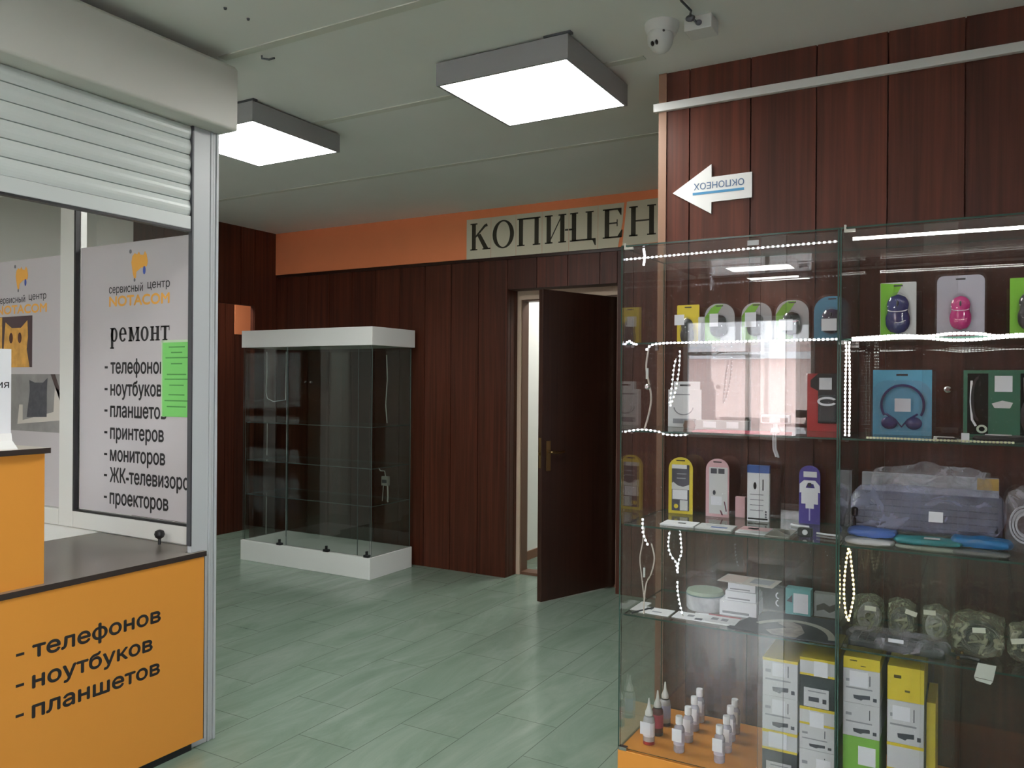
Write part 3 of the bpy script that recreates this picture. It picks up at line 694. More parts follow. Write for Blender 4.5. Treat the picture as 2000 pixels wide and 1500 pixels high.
nt_ = thing('green_notice', 'green paper notice taped over the end of the printed service list', 'notice', (0, YF - .0022, 0))
MB().box(-2.990, -2.803, -.0016, 0, 1.300, 1.612).build('sheet', mat('green_paper', (0.20, 0.62, 0.155, 1), .7), nt_)
MB().box(-2.994, -2.812, -.002, 0, 1.612, 1.622).box(-2.998, -2.990, -.002, 0, 1.30, 1.62).build('tape', mat('pale_tape', (0.55, 0.72, 0.50, 1), .4), nt_)
ln = MB()
for k, (w_, z_) in enumerate(((.05, 1.59), (.035, 1.567), (.07, 1.545), (.035, 1.52), (.06, 1.475), (.075, 1.455), (.045, 1.43), (.05, 1.39), (.075, 1.365), (.06, 1.34))): ln.box(-2.90 - w_, -2.90 + w_, -.0022, -.0016, z_, z_ + .005)
ln.build('print', mat('dark_green_print', (0.08, 0.30, 0.07, 1), .7), nt_)

# ------------------------------------------------------------------ glass display cabinets
YC, YK = 2.80, 3.268
ZA, ZB, ZCs, ZD, Z0 = 1.604, 1.280, .931, .597, .104
def cabinet(x0, x1, label, doors, lockx):
    t = thing('glass_cabinet', label, 'display cabinet', (0, 0, 0), 0, 'glass display cabinets by the right wall')
    MB().box(x0, x1, YC, YK, 0, Z0 - .0006).build('base', ORANGEL, t, bevel=.0015)
    for nm, a in (('side_pane', x0), ('side_pane', x1 - .005)): MB().pane(a, a + .005, YC + .002, YK, Z0, 1.955).build(nm, [GLASS, GEDGE], t)
    MB().pane(x0 + .005, x1 - .005, YK - .006, YK - .001, Z0, 1.955).build('back_pane', [GLASS, GEDGE], t)
    MB().pane(x0, x1, YC, YK, 1.955, 1.961).build('top_pane', [GLASS, GEDGE], t)
    for z in (ZA, ZB, ZCs, ZD): MB().pane(x0 + .006, x1 - .006, YC + .033, YK - .008, z - .0065, z - .0005).build('shelf', [GLASS, GEDGE], t)
    for a, b, y in doors: MB().pane(a, b, y, y + .005, Z0 + .004, 1.953).build('sliding_door', [GLASS, GEDGE], t)
    MB().box(x0 + .004, x0 + .035, YC - .003, YC + .016, Z0, Z0 + .012).build('bottom_clip', STEEL, t)
    MB().box(x0 + .012, x0 + .045, YC - .002, YC + .012, 1.945, 1.953).box(x0 + .012, x0 + .018, YC - .002, YC + .012, 1.953, 1.968).build('top_clip', mat('pale_clip', (0.75, 0.75, 0.68, 1), .4), t)
    for z in (ZA, ZB, ZCs, ZD):
        for y in (2.90, 3.16):
            for a in (x0 + .0055, x1 - .0175): MB().box(a, a + .012, y - .006, y + .006, z - .016, z - .0068).build('shelf_support', STEEL, t)
    MB().lathe([(.010, 0), (.010, .010), (.006, .014)], n=14, M=Matrix.Translation((lockx, YC + .005, 1.441)) @ Matrix.Rotation(PI / 2, 4, 'X')).build('lock', STEEL, t, smooth=True)
    return t
cabinet(-1.14, -.386, 'glass cabinet at the free end of the wood wall, holding ink bottles and cable packs', ((-1.133, -.553, 2.8065), (-.638, -.392, 2.8135)), -1.034)
cabinet(-.384, .370, 'glass cabinet cut by the right picture edge, holding headsets, keyboards and bagged cables', ((-.144, .364, 2.8065), (-.378, -.05, 2.8135)), -.075)
t = thing('price_tag', 'small blank white tag stuck high on the front glass of the left cabinet', 'tag', (-.662, 2.805, 1.926)); MB().box(-.019, .019, -.0012, 0, 0, .017).build('card', WPAPER, t)

# LED strips
TAPE = mat('led_tape', (0.55, 0.54, 0.48, 1), .5)
LEDB = mat('led_cold', (1, 1, 1, 1), .5, emit=6, ecol=(.84, .87, 1.0, 1)); LEDW = mat('led_white', (1, 1, 1, 1), .5, emit=14, ecol=(1, .97, .93, 1)); LEDY = mat('led_warm', (1, 1, 1, 1), .5, emit=5, ecol=(1, .80, .38, 1))
def resample(pts, step):
    P = [Vector(p) for p in pts]
    # smooth with Catmull-Rom first
    Q = []
    for i in range(len(P) - 1):
        p0, p1, p2, p3 = P[max(i - 1, 0)], P[i], P[i + 1], P[min(i + 2, len(P) - 1)]
        for k in range(6):
            u = k / 6; Q.append(.5 * ((2 * p1) + (p2 - p0) * u + (2 * p0 - 5 * p1 + 4 * p2 - p3) * u * u + (3 * p1 - p0 - 3 * p2 + p3) * u ** 3))
    Q.append(P[-1]); out = [Q[0]]; acc = 0
    for a, b in zip(Q, Q[1:]):
        L = (b - a).length; d = step - acc
        while d <= L: out.append(a + (b - a) * (d / L)); d += step
        acc = (acc + L) % step
    return Q, out
def led(label, pts, m, step=.0165, size=.0032, tape=True, group='strips of small lights in the glass cabinets'):
    o = thing('led_strip', label, 'led strip', (0, 0, 0), 0, group)
    Q, D = resample(pts, step)
    if tape: MB().tube([q + Vector((0, .0035, 0)) for q in Q], .0022, 4).build('tape', TAPE, o)
    mb = MB()
    for p in D: mb.box(p.x - size, p.x + size, p.y - .0012, p.y + .0012, p.z - size, p.z + size)
    d = mb.build('diodes', m, o); d['kind'] = 'stuff'
    return o
led('dotted led strip along the top front of the left glass cabinet', [(-1.130, 2.831, 1.914), (-.76, 2.831, 1.919), (-.395, 2.831, 1.922)], LEDB)
led('short bright upright led strip at the top left of the left cabinet', [(-1.064, 2.8305, 1.946), (-1.060, 2.8305, 1.918), (-1.064, 2.8305, 1.888)], LEDB, .008, .0036)
led('brightest led strip, along the top front of the right glass cabinet', [(-.345, 2.831, 1.926), (-.1, 2.831, 1.924), (.12, 2.831, 1.922), (.36, 2.831, 1.921)], LEDW, .011, .0048)
led('led strip under the front edge of the top shelf in the left cabinet', [(-1.047, 2.8238, 1.578), (-1.028, 2.8238, 1.594), (-.985, 2.8238, 1.599), (-.927, 2.8238, 1.600), (-.654, 2.8238, 1.601), (-.395, 2.8238, 1.602)], LEDB, .014, .0034)
led('crumpled led strip end at the top shelf beside the left glass side', [(-1.131, 2.8238, 1.599), (-1.122, 2.8238, 1.607), (-1.112, 2.8238, 1.609), (-1.103, 2.8238, 1.601), (-1.083, 2.8238, 1.596)], LEDB, .010, .0032)
led('upper of two twisted led strips along the top shelf of the right cabinet', [(-.345, 2.8235, 1.603), (-.266, 2.8235, 1.607), (-.207, 2.8235, 1.609), (-.135, 2.8235, 1.605), (-.065, 2.8235, 1.612), (.004, 2.8235, 1.610), (.057, 2.8235, 1.602), (.122, 2.8235, 1.605), (.36, 2.8235, 1.606)], LEDW, .0115, .0042)
led('lower of two twisted led strips along the top shelf of the right cabinet', [(-.345, 2.8245, 1.599), (-.267, 2.8245, 1.599), (-.207, 2.8245, 1.602), (-.135, 2.8245, 1.600), (-.065, 2.8245, 1.592), (.004, 2.8245, 1.593), (.057, 2.8245, 1.597), (.122, 2.8245, 1.600), (.36, 2.8245, 1.600)], LEDW, .0115, .0042)
led('doubled led strip hanging from top shelf to second shelf in the right cabinet, left strand', [(-.369, 2.8235, 1.590), (-.3665, 2.8235, 1.565), (-.3685, 2.8235, 1.44), (-.368, 2.8235, 1.288)], LEDW, .0125, .0028)
led('doubled led strip hanging from top shelf to second shelf in the right cabinet, right strand', [(-.357, 2.8245, 1.590), (-.3575, 2.8245, 1.565), (-.355, 2.8245, 1.44), (-.356, 2.8245, 1.288)], LEDW, .0125, .0028)
led('pair of dotted led strips hanging under the top shelf behind the window reflection', [(-.947, 2.9, 1.572), (-.950, 2.9, 1.509), (-.958, 2.9, 1.452), (-.969, 2.9, 1.405), (-.984, 2.9, 1.372), (-.975, 2.9, 1.462), (-.970, 2.9, 1.509), (-.962, 2.9, 1.547)], LEDB, .017, .0027)
led('led strip lying along the front edge of the second shelf in the left cabinet', [(-1.128, 2.8235, 1.274), (-1.105, 2.8235, 1.279), (-1.061, 2.8235, 1.284), (-1.002, 2.8235, 1.279), (-.976, 2.8235, 1.270), (-.93, 2.8235, 1.268), (-.89, 2.8235, 1.272)], LEDB, .0165, .0030)
led('led strip hanging below the third shelf near the left glass side', [(-1.058, 2.8235, .955), (-1.058, 2.8235, .92), (-1.052, 2.8235, .892), (-1.037, 2.8235, .862)], LEDB, .0155, .0032)
led('dotted led strip loop hanging below the third shelf in the left cabinet', [(-.929, 2.86, .922), (-.925, 2.86, .877), (-.923, 2.86, .84), (-.934, 2.86, .806), (-.937, 2.86, .765), (-.943, 2.861, .801), (-.963, 2.861, .827), (-.973, 2.861, .863), (-.968, 2.861, .915)], LEDB, .0155, .0027)
led('tail of dotted led strip reaching down to the fourth shelf in the left cabinet', [(-.937, 2.86, .732), (-.937, 2.86, .712), (-.933, 2.86, .68), (-.925, 2.86, .645), (-.915, 2.858, .612)], LEDB, .0155, .0027)
led('warm yellow led loop hanging below the third shelf of the right cabinet', [(-.360, 2.86, .915), (-.367, 2.86, .867), (-.372, 2.86, .807), (-.372, 2.86, .756), (-.368, 2.86, .715), (-.360, 2.86, .680), (-.352, 2.86, .71), (-.343, 2.86, .762), (-.344, 2.86, .803), (-.351, 2.86, .869), (-.356, 2.86, .915)], LEDY, .015, .0030)
led('unlit yellowish led strip lying along the second shelf front of the right cabinet', [(-.303, 2.842, 1.2835), (-.235, 2.842, 1.284), (-.162, 2.842, 1.2835), (.099, 2.842, 1.2835)], mat('led_dim', (0.75, 0.78, 0.5, 1), .4), .010, .0032)
t = thing('hanging_cable', 'pale thin cable hanging from the top shelf at the left cabinet side', 'cable')
MB().tube(resample([(-1.051, 2.86, 1.596), (-1.062, 2.86, 1.518), (-1.054, 2.86, 1.47), (-1.042, 2.86, 1.404), (-1.049, 2.86, 1.347), (-1.067, 2.86, 1.284)], .02)[0], .0035, 6).build('cable', mat('beige_wire', (0.60, 0.52, 0.46, 1), .5), t)
MB().box(-1.062, -1.054, 2.856, 2.864, 1.47, 1.51).build('connector', WHITEP, t)
t = thing('hanging_cable', 'pale wire loop hanging from the third shelf down to the fourth shelf', 'cable')
MB().tube(resample([(-1.037, 2.86, .862), (-1.025, 2.86, .81), (-1.037, 2.86, .752), (-1.056, 2.86, .712), (-1.064, 2.86, .640), (-1.064, 2.86, .60)], .02)[0], .0028, 6).tube(resample([(-1.064, 2.86, .92), (-1.071, 2.86, .862), (-1.081, 2.86, .804), (-1.074, 2.86, .738), (-1.064, 2.86, .66)], .02)[0], .0024, 6).build('cable', MATS['beige_wire'], t)
MB().box(-1.067, -1.061, 2.857, 2.863, .735, .77).build('connector', WHITEP, t)
t = thing('power_lead', 'dark flat lead lying across the fourth shelf under the pale wire loop', 'lead', (0, 0, ZD))
MB().tube([(-1.06, 2.95, .004), (-1.08, 2.90, .004), (-1.105, 2.845, .004)], .004, 6).build('cable', DGREY, t)
# ------------------------------------------------------------------ goods in the cabinets
def c8(r, g, b): return rgb(r, g, b)
def plain(name, col, rough=.5): return mat(name, col, rough)
GREEN = plain('leaf_green_card', (0.20, 0.52, 0.03, 1), .45); LTGREY = plain('pale_card', (0.66, 0.67, 0.68, 1), .45); SKY = plain('blue_card', (0.09, 0.36, 0.55, 1), .45)
PINK = plain('pink_shell', (0.62, 0.03, 0.22, 1), .25); NAVY = plain('navy_shell', (0.018, 0.022, 0.12, 1), .2); RED = plain('red_card', (0.42, 0.02, 0.02, 1), .4); TAGW = plain('tag_white', (0.80, 0.81, 0.87, 1), .6)
PINKC = plain('pink_card', (0.72, 0.44, 0.48, 1), .5); ROYAL = plain('royal_blue_card', (0.03, 0.10, 0.36, 1), .45); PURP = plain('violet_card', (0.075, 0.055, 0.33, 1), .45); TEAL = plain('teal_card', (0.02, 0.22, 0.26, 1), .4); DKGREEN = plain('dark_green_card', (0.03, 0.14, 0.085, 1), .35)
def card_outline(w, h, r, slot=True):
    P = [(-w / 2, 0), (w / 2, 0)]
    for k in range(7): a = PI / 2 * k / 6; P.append((w / 2 - r + r * math.cos(a), h - r + r * math.sin(a)))
    for k in range(7): a = PI / 2 + PI / 2 * k / 6; P.append((-w / 2 + r + r * math.cos(a), h - r + r * math.sin(a)))
    return P
def ptag(par, w, h, x, z, y, lines=True, rot=0.0):
    M = Matrix.Translation((x, y, z)) @ Matrix.Rotation(rot, 4, 'Y')
    MB().box(-w / 2, w / 2, -.0006, 0, -h / 2, h / 2, 0, M).build('price_tag', TAGW, par)
def mouse_body(par, m, w, h, z, y, split=None, wheel=True):
    mb = MB(); rings = []
    for i in range(19):
        q = -1 + 2 * i / 18; q = max(-.999, min(.999, q))
        hw = 1.14 * w / 2 * (1 - abs(q) ** 3.4) ** .5 * (1 - .17 * math.exp(-((q - .18) / .24) ** 2)) * (1 - .06 * q)
        dp = .021 * (1 - abs(q) ** 2.6) ** .5 * (1 - .15 * q)
        rings.append([mb.bm.verts.new((hw * math.cos(2 * PI * j / 20), y - dp * math.sin(2 * PI * j / 20), z + h / 2 * q)) for j in range(20)])
    for A, B in zip(rings, rings[1:]):
        for j in range(20): mb._f([A[j], A[(j + 1) % 20], B[(j + 1) % 20], B[j]], 0)
    mb._f(rings[0], 0); mb._f(rings[-1], 0)
    par = mb.build('mouse', m, par, smooth=True)
    if split: MB().ring(0, z + h * .10, (w * .46, h * .06), (w * .40, h * .035), 'y', y - .0225, y - .012, a0=PI, a1=2 * PI, n=14).build('trim_ring', split, par)
    if wheel: MB().ell((0, y - .017, z + h * .26), (w * .06, .008, h * .08), 10, 8).build('scroll_wheel', DGREY, par, smooth=True)
def mouse_pack(label, x, y, w, h, cl, cr_, mm, rz=0., tagp=None, r=None, split=None, low=None, clear=0., mw=.5, mh=.52, mz=.47, zbase=ZA):
    t = thing('mouse_pack', label, 'packaged mouse', (x, y, zbase), rz, 'packaged mice on the top shelf')
    r = r if r is not None else w * .42
    if clear: MB().prism(card_outline(w + clear, h + clear * .6, r), 'y', -.002, .0005).build('blister_rim', CLEARP, t)
    MB().prism(card_outline(w, h, r), 'y', .001, .003).build('card', cr_, t)
    if cl: MB().prism([(-w / 2 + .001, .001), (w * .05, .001), (w * .02, h * .3), (-w * .18, h * .62), (-w * .05, h * .78), (w * .12, h * .97), (-w * .12, h * .975), (-w / 2 + r * .5, h - r * .35), (-w / 2 + .001, h - r * 1.05)], 'y', 0, .001).build('card_print', cl, t)
    mouse_body(t, mm, w * mw, h * mh, h * mz, -.012, split)
    MB().box(-.014, .014, -.0004, .0009, h * .93, h * .955).build('hang_slot', DGREY, t)
    if low: MB().box(-w * .30, w * .30, -.006, -.003, .006, h * .12).build('lower_print', low, t)
    if tagp: ptag(t, *tagp)
    MB().ell((0, -.014, h * mz), (w * (mw + .12) / 2, .026, h * (mh + .1) / 2), 18, 10).build('blister', CLEARP, t, smooth=True)
    return t
k = 3.18 / 2.95
mouse_pack('yellow carded black mouse at the left end of the top shelf', -1.012, 3.20, .092, .168, None, YEL, BLACK, tagp=(.040, .042, -.022, .105, -.043), r=.004, mw=.52, mh=.62, mz=.36)
t = thing('battery_pack', 'pale narrow carded pack standing just right of the yellow mouse card', 'pack', (-.945, 3.20, ZA)); MB().prism(card_outline(.05, .118, .004), 'y', 0, .002).build('card', LTGREY, t); MB().box(-.012, .016, -.012, 0, .01, .095).build('battery', DGREY, t, bevel=.004)
mouse_pack('first of two alike green and white mouse blisters, standing left of the other', -.879, 3.18, .118, .166, GREEN, LTGREY, BLACK, tagp=(.034, .050, -.010, .098, -.043), clear=.008)
mouse_pack('second of two alike green and white mouse blisters, standing right of the other', -.736, 3.18, .114, .164, GREEN, LTGREY, DGREY, tagp=(.042, .056, -.012, .095, -.043), clear=.008)
mouse_pack('green and white blister with a red and black mouse beside the blue pack', -.604, 3.18, .120, .168, GREEN, LTGREY, BLACK, tagp=(.050, .042, -.014, .072, -.043), clear=.010, split=plain('crimson', (0.42, 0.01, 0.05, 1), .3))
mouse_pack('blue carded dark mouse at the right end of the left cabinet top shelf', -.462, 3.18, .128, .176, None, SKY, plain('dark_mouse', (0.03, 0.02, 0.05, 1), .3), tagp=(.052, .044, -.004, .068, -.043), clear=.012)
mouse_pack('square green and white pack with a dark blue mouse', -.236, 3.10, .113, .205, GREEN, LTGREY, NAVY, r=.004, split=plain('silver_line', (0.7, 0.7, 0.78, 1), .3), mw=.60, mh=.66, mz=.46)
mouse_pack('large white blister with a bright pink mouse', -.047, 3.10, .140, .218, None, plain('lilac_white_card', (0.72, 0.70, 0.80, 1), .45), PINK, r=.02, clear=.012, split=plain('pale_pink', (0.85, 0.5, 0.7, 1), .3), low=plain('plum_print', (0.35, 0.12, 0.17, 1), .5), mw=.40, mh=.52, mz=.42)
mouse_pack('green carded mouse cut by the right picture edge on the top shelf', .150, 3.10, .113, .20, None, GREEN, BLACK, r=.004, mw=.55, mh=.62, mz=.45)

# second shelf, left cabinet
def box_thing(name, label, cat, x, y, z, w, d, h, m, rz=0., group=None, bev=.001, part='box'):
    t = thing(name, label, cat, (x, y, z), rz, group)
    MB().box(-w / 2, w / 2, -d / 2, d / 2, 0, h).build(part, m, t, bevel=bev)
    return t
t = thing('headset_pack', 'white carded earphones pack on the second shelf of the left cabinet', 'earphones pack', (-1.010, 3.16, ZB), .12)
MB().box(-.066, .066, -.004, .004, 0, .150).box(-.045, .060, .0, .004, .150, .182).build('card', WPAPER, t, bevel=.001)
MB().box(-.020, .022, -.0012, 0, .164, .171).build('hang_slot', DGREY, t)
MB().ring(-.004, .082, (.040, .034), (.036, .030), 'y', -.008, -.0045, a0=PI * 1.03, a1=PI * 1.97, n=18).build('earphone_cable', LINES, t)
MB().box(-.046, .046, -.0046, -.004, .015, .034).build('print', LINES, t)
MB().box(-.045, .02, -.0046, -.004, .128, .133).build('print', LINES, t)
t = box_thing('flat_box', 'long low grey box with two white labels lying on the second shelf', 'box', -.840, 3.10, ZB, .20, .05, .034, plain('grey_carton', (0.36, 0.36, 0.37, 1), .5))
for x_, w_ in ((-.045, .05), (.042, .045)): MB().box(x_ - w_ / 2, x_ + w_ / 2, -.0257, -.025, .006, .030).build('label', TAGW, t)
t = thing('brown_gadget', 'small dark brown round gadget left of the low grey box', 'gadget', (-.972, 3.10, ZB)); MB().lathe([(.022, 0), (.024, .012), (.018, .03)], n=16).build('body', plain('dark_brown_plastic', (0.09, 0.04, 0.025, 1), .4), t, smooth=True)
t = thing('mouse_mat', 'thin crimson mouse mat lying on the second shelf of the left cabinet', 'mouse mat', (-.715, 2.925, ZB)); MB().prism([(-.17, -.075), (.14, -.080), (.165, -.02), (.15, .07), (-.14, .07), (-.18, .02)], 'z', .0003, .004).build('mat', plain('crimson_foam', (0.42, 0.05, 0.10, 1), .6), t, bevel=.001)
t = thing('phone_mount', 'white phone mount with black pads standing on the crimson mat', 'phone mount', (-.612, 2.945, ZB + .0042))
MB().box(-.050, .050, -.012, .012, .030, .062).build('cradle', TAGW, t, bevel=.005)
for x_ in (-.032, .030): MB().box(x_ - .013, x_ + .013, -.0135, -.012, .036, .052).build('pad', BLACK, t)
MB().lathe([(.018, 0), (.016, .012), (.009, .018), (.009, .032)], n=14).build('stand', TAGW, t, smooth=True)
t = thing('white_ribbon', 'pale ribbon cable hanging over the edge of the second shelf', 'ribbon cable', (-.595, 2.827, 0))
MB().tube([(0, .05, ZB + .006), (0, .016, ZB + .007), (0, .001, ZB + .006), (0, -.0005, ZB - .008), (.001, -.001, 1.235), (.010, -.001, 1.208)], .0035, 8).tube([(.007, .05, ZB + .006), (.007, .016, ZB + .007), (.007, .001, ZB + .006), (.007, -.0005, ZB - .008), (.008, -.001, 1.235), (.018, -.001, 1.206)], .0035, 8).build('ribbon', plain('mauve_white', (0.62, 0.58, 0.64, 1), .5), t)
t = thing('controller_pack', 'red and black pack with a white grip, beside the led strips', 'packaged controller', (-.492, 3.19, ZB))
MB().box(-.057, .057, 0, .004, 0, .215).build('card', RED, t)
MB().prism([(-.018, .03), (.057, .03), (.057, .215), (-.018, .215), (-.045, .19), (-.045, .165), (-.018, .15)], 'y', -.003, -.0005).build('card_print', BLACK, t)
MB().box(-.015, .052, -.028, -.003, .032, .135).build('gadget', DGREY, t, bevel=.01, seg=3)
MB().ring(.018, .112, (.034, .017), (.026, .009), 'y', -.034, -.027, a0=.5, a1=5.8, n=20).build('grip', TAGW, t)
ptag(t, .044, .044, .008, .177, -.005); MB().box(-.06, .062, -.012, .0, .208, .216).build('blister', CLEARP, t)
# second shelf, right cabinet
t = thing('headset_pack', 'square sky blue card with a navy headband headset', 'packaged headset', (-.222, 3.10, ZB))
MB().box(-.092, .092, 0, .003, 0, .226).box(-.018, .018, -.0004, .0, .205, .212, 1).build('card', [SKY, INK], t)
MB().ring(.003, .105, (.070, .072), (.062, .064), 'y', -.018, -.008, a0=-.55, a1=PI + .55, n=30).build('headband', NAVY, t)
for sx in (-1, 1): MB().ell((sx * .038, -.014, .043), (.026, .012, .022), 14, 8, 0).build('ear_pad', NAVY, t, smooth=True)
MB().tube([(-.05, -.012, .075), (-.02, -.014, .055), (0, -.014, .03), (.02, -.014, .055), (.05, -.012, .075)], .004, 6).build('microphone_boom', NAVY, t)
ptag(t, .050, .045, .004, .105, -.020)
MB().prism(card_outline(.184, .19, .05), 'y', -.030, -.024).build('blister', CLEARP, t)
t = thing('headset_box', 'large dark green box with a windowed black headset at the right picture edge', 'headset box', (.075, 3.14, ZB))
MB().box(-.112, .115, -.03, .03, 0, .225).build('box', DKGREEN, t, bevel=.002)
for x0_, x1_ in ((-.100, -.040), (.050, .110)): MB().box(x0_, x1_, -.0312, -.03, .012, .214).build('window', plain('dark_window', (0.015, 0.022, 0.022, 1), .08), t)
MB().ring(-.068, .13, (.022, .075), (.014, .066), 'y', -.040, -.0315, a0=PI * .5, a1=PI * 1.5, n=16).build('headband', BLACK, t)
MB().ell((.078, -.034, .075), (.028, .012, .06), 14, 8).build('ear_cup', BLACK, t, smooth=True)
MB().prism([(.058, .20), (.072, .205), (.108, .15), (.108, .09), (.062, .09)], 'y', -.0365, -.032).build('grey_panel', plain('headset_grey', (.25, .25, .24, 1), .4), t)
MB().tube([(-.088, -.033, .19), (-.090, -.034, .12), (-.086, -.035, .06), (-.075, -.035, .04)], .004, 6).build('microphone_boom', TAGW, t)
MB().ring(-.058, .030, (.016, .014), (.009, .008), 'y', -.036, -.0315, n=14).build('jack_ring', plain('pale_green_plastic', (.5, .6, .5, 1), .4), t)
ptag(t, .050, .052, .003, .180, -.0315); MB().prism([(-.022, .10), (.022, .10), (.03, .118), (0, .125), (-.03, .115)], 'y', -.0312, -.0301).build('print', LTGREY, t)
t = box_thing('usb_stick', 'pale usb stick lying between the blue and the green headset packs', 'usb stick', -.088, 2.93, ZB, .058, .018, .010, LTGREY, .1); MB().box(.029, .041, -.007, .007, .002, .008).build('plug', STEEL, t)
t = box_thing('usb_stick', 'black usb stick lying in front of the pale one', 'usb stick', -.078, 2.885, ZB, .054, .018, .010, BLACK, -.05); MB().box(.027, .039, -.007, .007, .002, .008).build('plug', STEEL, t)
t = box_thing('flash_adapter', 'small white block at the shelf front beside the usb sticks', 'adapter', -.028, 2.875, ZB, .022, .02, .026, TAGW)
t = thing('cable_pack', 'black bagged cable lying in front of the green headset box', 'cable', (.075, 2.89, ZB)); MB().blob(-.085, .10, -.03, .03, 0.0005, .022, .004, 40, 10, 0, 4).build('cable', BLACK, t, smooth=True); MB().box(-.05, .02, -.008, .008, .0215, .0245).build('tie', LTGREY, t)

# third shelf, left cabinet
def cable_card(label, x, y, w, h, frame, inner, rz=0., style='yellow', rx=-.0):
    t = thing('cable_card', label, 'packaged cable', (x, y, ZCs), rz, 'slim packaged cables on the third shelf')
    MB().prism(card_outline(w, h, w * .47), 'y', 0, .006).build('card', frame, t)
    MB().box(-w * .18, w * .18, -.0008, 0, h * .935, h * .955).build('hang_slot', INK, t)
    if style == 'yellow':
        MB().box(-w * .36, w * .36, -.0012, 0, h * .05, h * .87).build('panel', inner, t)
        MB().box(-w * .36, w * .26, -.0018, -.0012, h * .80, h * .87).build('heading_patch', LTGREY, t)
        MB().prism([(-w * .36, h * .43), (w * .36, h * .43), (w * .36, h * .52), (w * .1, h * .48), (-w * .12, h * .50), (-w * .3, h * .56), (-w * .36, h * .54)], 'y', -.0018, -.0012).build('plug_print', LTGREY, t)
        for z_ in (.62, .70): MB().box(-w * .15, w * .22, -.0018, -.0012, h * z_, h * (z_ + .018)).build('print', LINES, t)
        MB().box(-w * .02, w * .30, -.0018, -.0012, h * .06, h * .24).build('pale_patch', LTGREY, t)
        MB().ring(-w * .18, h * .13, (w * .09, w * .09), (.0005, .0005), 'y', -.002, -.0012, n=14).build('seal', frame, t)
        ptag(t, w * .62, h * .17, -w * .02, h * .34, -.002)
    return t
CHAR = plain('charcoal_print', (0.07, 0.075, 0.10, 1), .4)
cable_card('yellow framed slim cable card, first from the left on the third shelf', -1.03, 3.175, .098, .226, YEL, CHAR, .06)
t = cable_card('pink slim cable card beside the yellow framed one', -.881, 3.175, .091, .228, PINKC, LTGREY, .03, 'pink')
MB().box(-.032, .040, -.0012, 0, .012, .195).build('panel', LTGREY, t)
for a_ in (-.026, .004): MB().box(a_, a_ + .024, -.0018, -.0012, .170, .190).build('heading_patch', CHAR, t)
MB().ell((-.012, -.001, .095), (.006, .0012, .010), 10, 6).build('plug_print', CHAR, t); MB().prism([(.010, .028), (.016, .026), (.024, .008), (.017, .008)], 'y', -.002, -.0012).prism([(.026, .062), (.030, .062), (.038, .025), (.034, .022)], 'y', -.002, -.0012).build('pen_print', plain('plum_ink', (.16, .05, .08, 1), .5), t)
ptag(t, .042, .034, -.003, .064, -.002)
t = box_thing('cable_box', 'slim white cable box with a blue top band', 'cable box', -.719, 3.165, ZCs, .082, .022, .212, WPAPER, .03)
MB().box(-.0415, .0415, -.0116, .0116, .184, .2125).build('top_band', ROYAL, t); MB().box(-.038, .036, -.0116, -.011, .006, .012).build('lower_line', INK, t)
MB().ell((-.012, -.011, .135), (.006, .0012, .014), 10, 6).build('plug_print', INK, t); MB().box(.016, .020, -.0118, -.011, .118, .160).build('cable_print', INK, t)
for z_ in (.10, .08, .06, .04): MB().box(-.03, .02, -.0114, -.011, z_, z_ + .003).build('print', LINES, t)
for z_ in (.012, .022, .032): MB().box(.026, .032, -.0114, -.011, z_ + .002, z_ + .009).build('icon', CHAR, t)
t = thing('cable_card', 'violet slim cable card on the right of the third shelf', 'packaged cable', (-.540, 3.20, ZCs), -.05, 'slim packaged cables on the third shelf')
MB().prism(card_outline(.076, .218, .034), 'y', 0, .006).build('card', PURP, t)
MB().box(-.022, .026, -.0012, 0, .175, .196).build('heading_patch', TAGW, t)
MB().prism([(-.036, .115), (-.020, .120), (-.008, .15), (.014, .15), (.024, .120), (.038, .118), (.036, .145), (.02, .163), (-.02, .163), (-.036, .148)], 'y', -.0012, 0).box(-.014, .016, -.0012, 0, .058, .075).build('white_print', TAGW, t)
ptag(t, .060, .060, .001, .105, -.002); MB().box(-.006, .006, -.0030, -.0022, .140, .154).build('icon', CHAR, t); MB().box(-.002, .003, -.0012, 0, .012, .058).build('cable_print', plain('pale_violet', (.4, .38, .7, 1), .5), t)
t = thing('blister_tray', 'curved white plastic strip lying at the foot of the violet card', 'plastic strip', (-.553, 3.10, ZCs)); MB().tube([(-.035, .01, .006), (-.01, -.005, .005), (.03, -.004, .005)], .0048, 8).build('strip', TAGW, t)
def flat_pack(label, x, y, z, w, d, h, m, rz=0., prints=(), name='flat_pack', cat='flat packet', group='flat packets on the cabinet shelves', part='sleeve'):
    t = thing(name, label, cat, (x, y, z + .0003), rz, group)
    MB().box(-w / 2, w / 2, -d / 2, d / 2, 0, h).build(part, m, t, bevel=.0008)
    for a, b, c, e, pm in prints: MB().box(a * w, b * w, c * d, e * d, h, h + .0005).build('print', pm, t)
    return t
flat_pack('flat white packet with a black mark before the yellow framed card', -.950, 2.925, ZCs, .125, .10, .006, WPAPER, .05, ((-.05, .18, -.10, .06, INK),))
flat_pack('flat white packet with a blue stripe before the pink card', -.815, 2.925, ZCs, .130, .10, .006, LTGREY, .04, ((-.1, .34, -.30, -.1, ROYAL), (-.3, .2, .12, .18, LINES)))
flat_pack('flat pink and white packet before the white cable box', -.680, 2.93, ZCs, .105, .13, .005, WPAPER, .0, ((-.48, .48, -.10, .45, PINKC), (-.25, .1, .05, .3, TAGW)))
box_thing('small_box', 'tiny pinkish white box standing behind the slim white cable box', 'box', -.800, 3.22, ZCs, .038, .025, .080, PINKC)
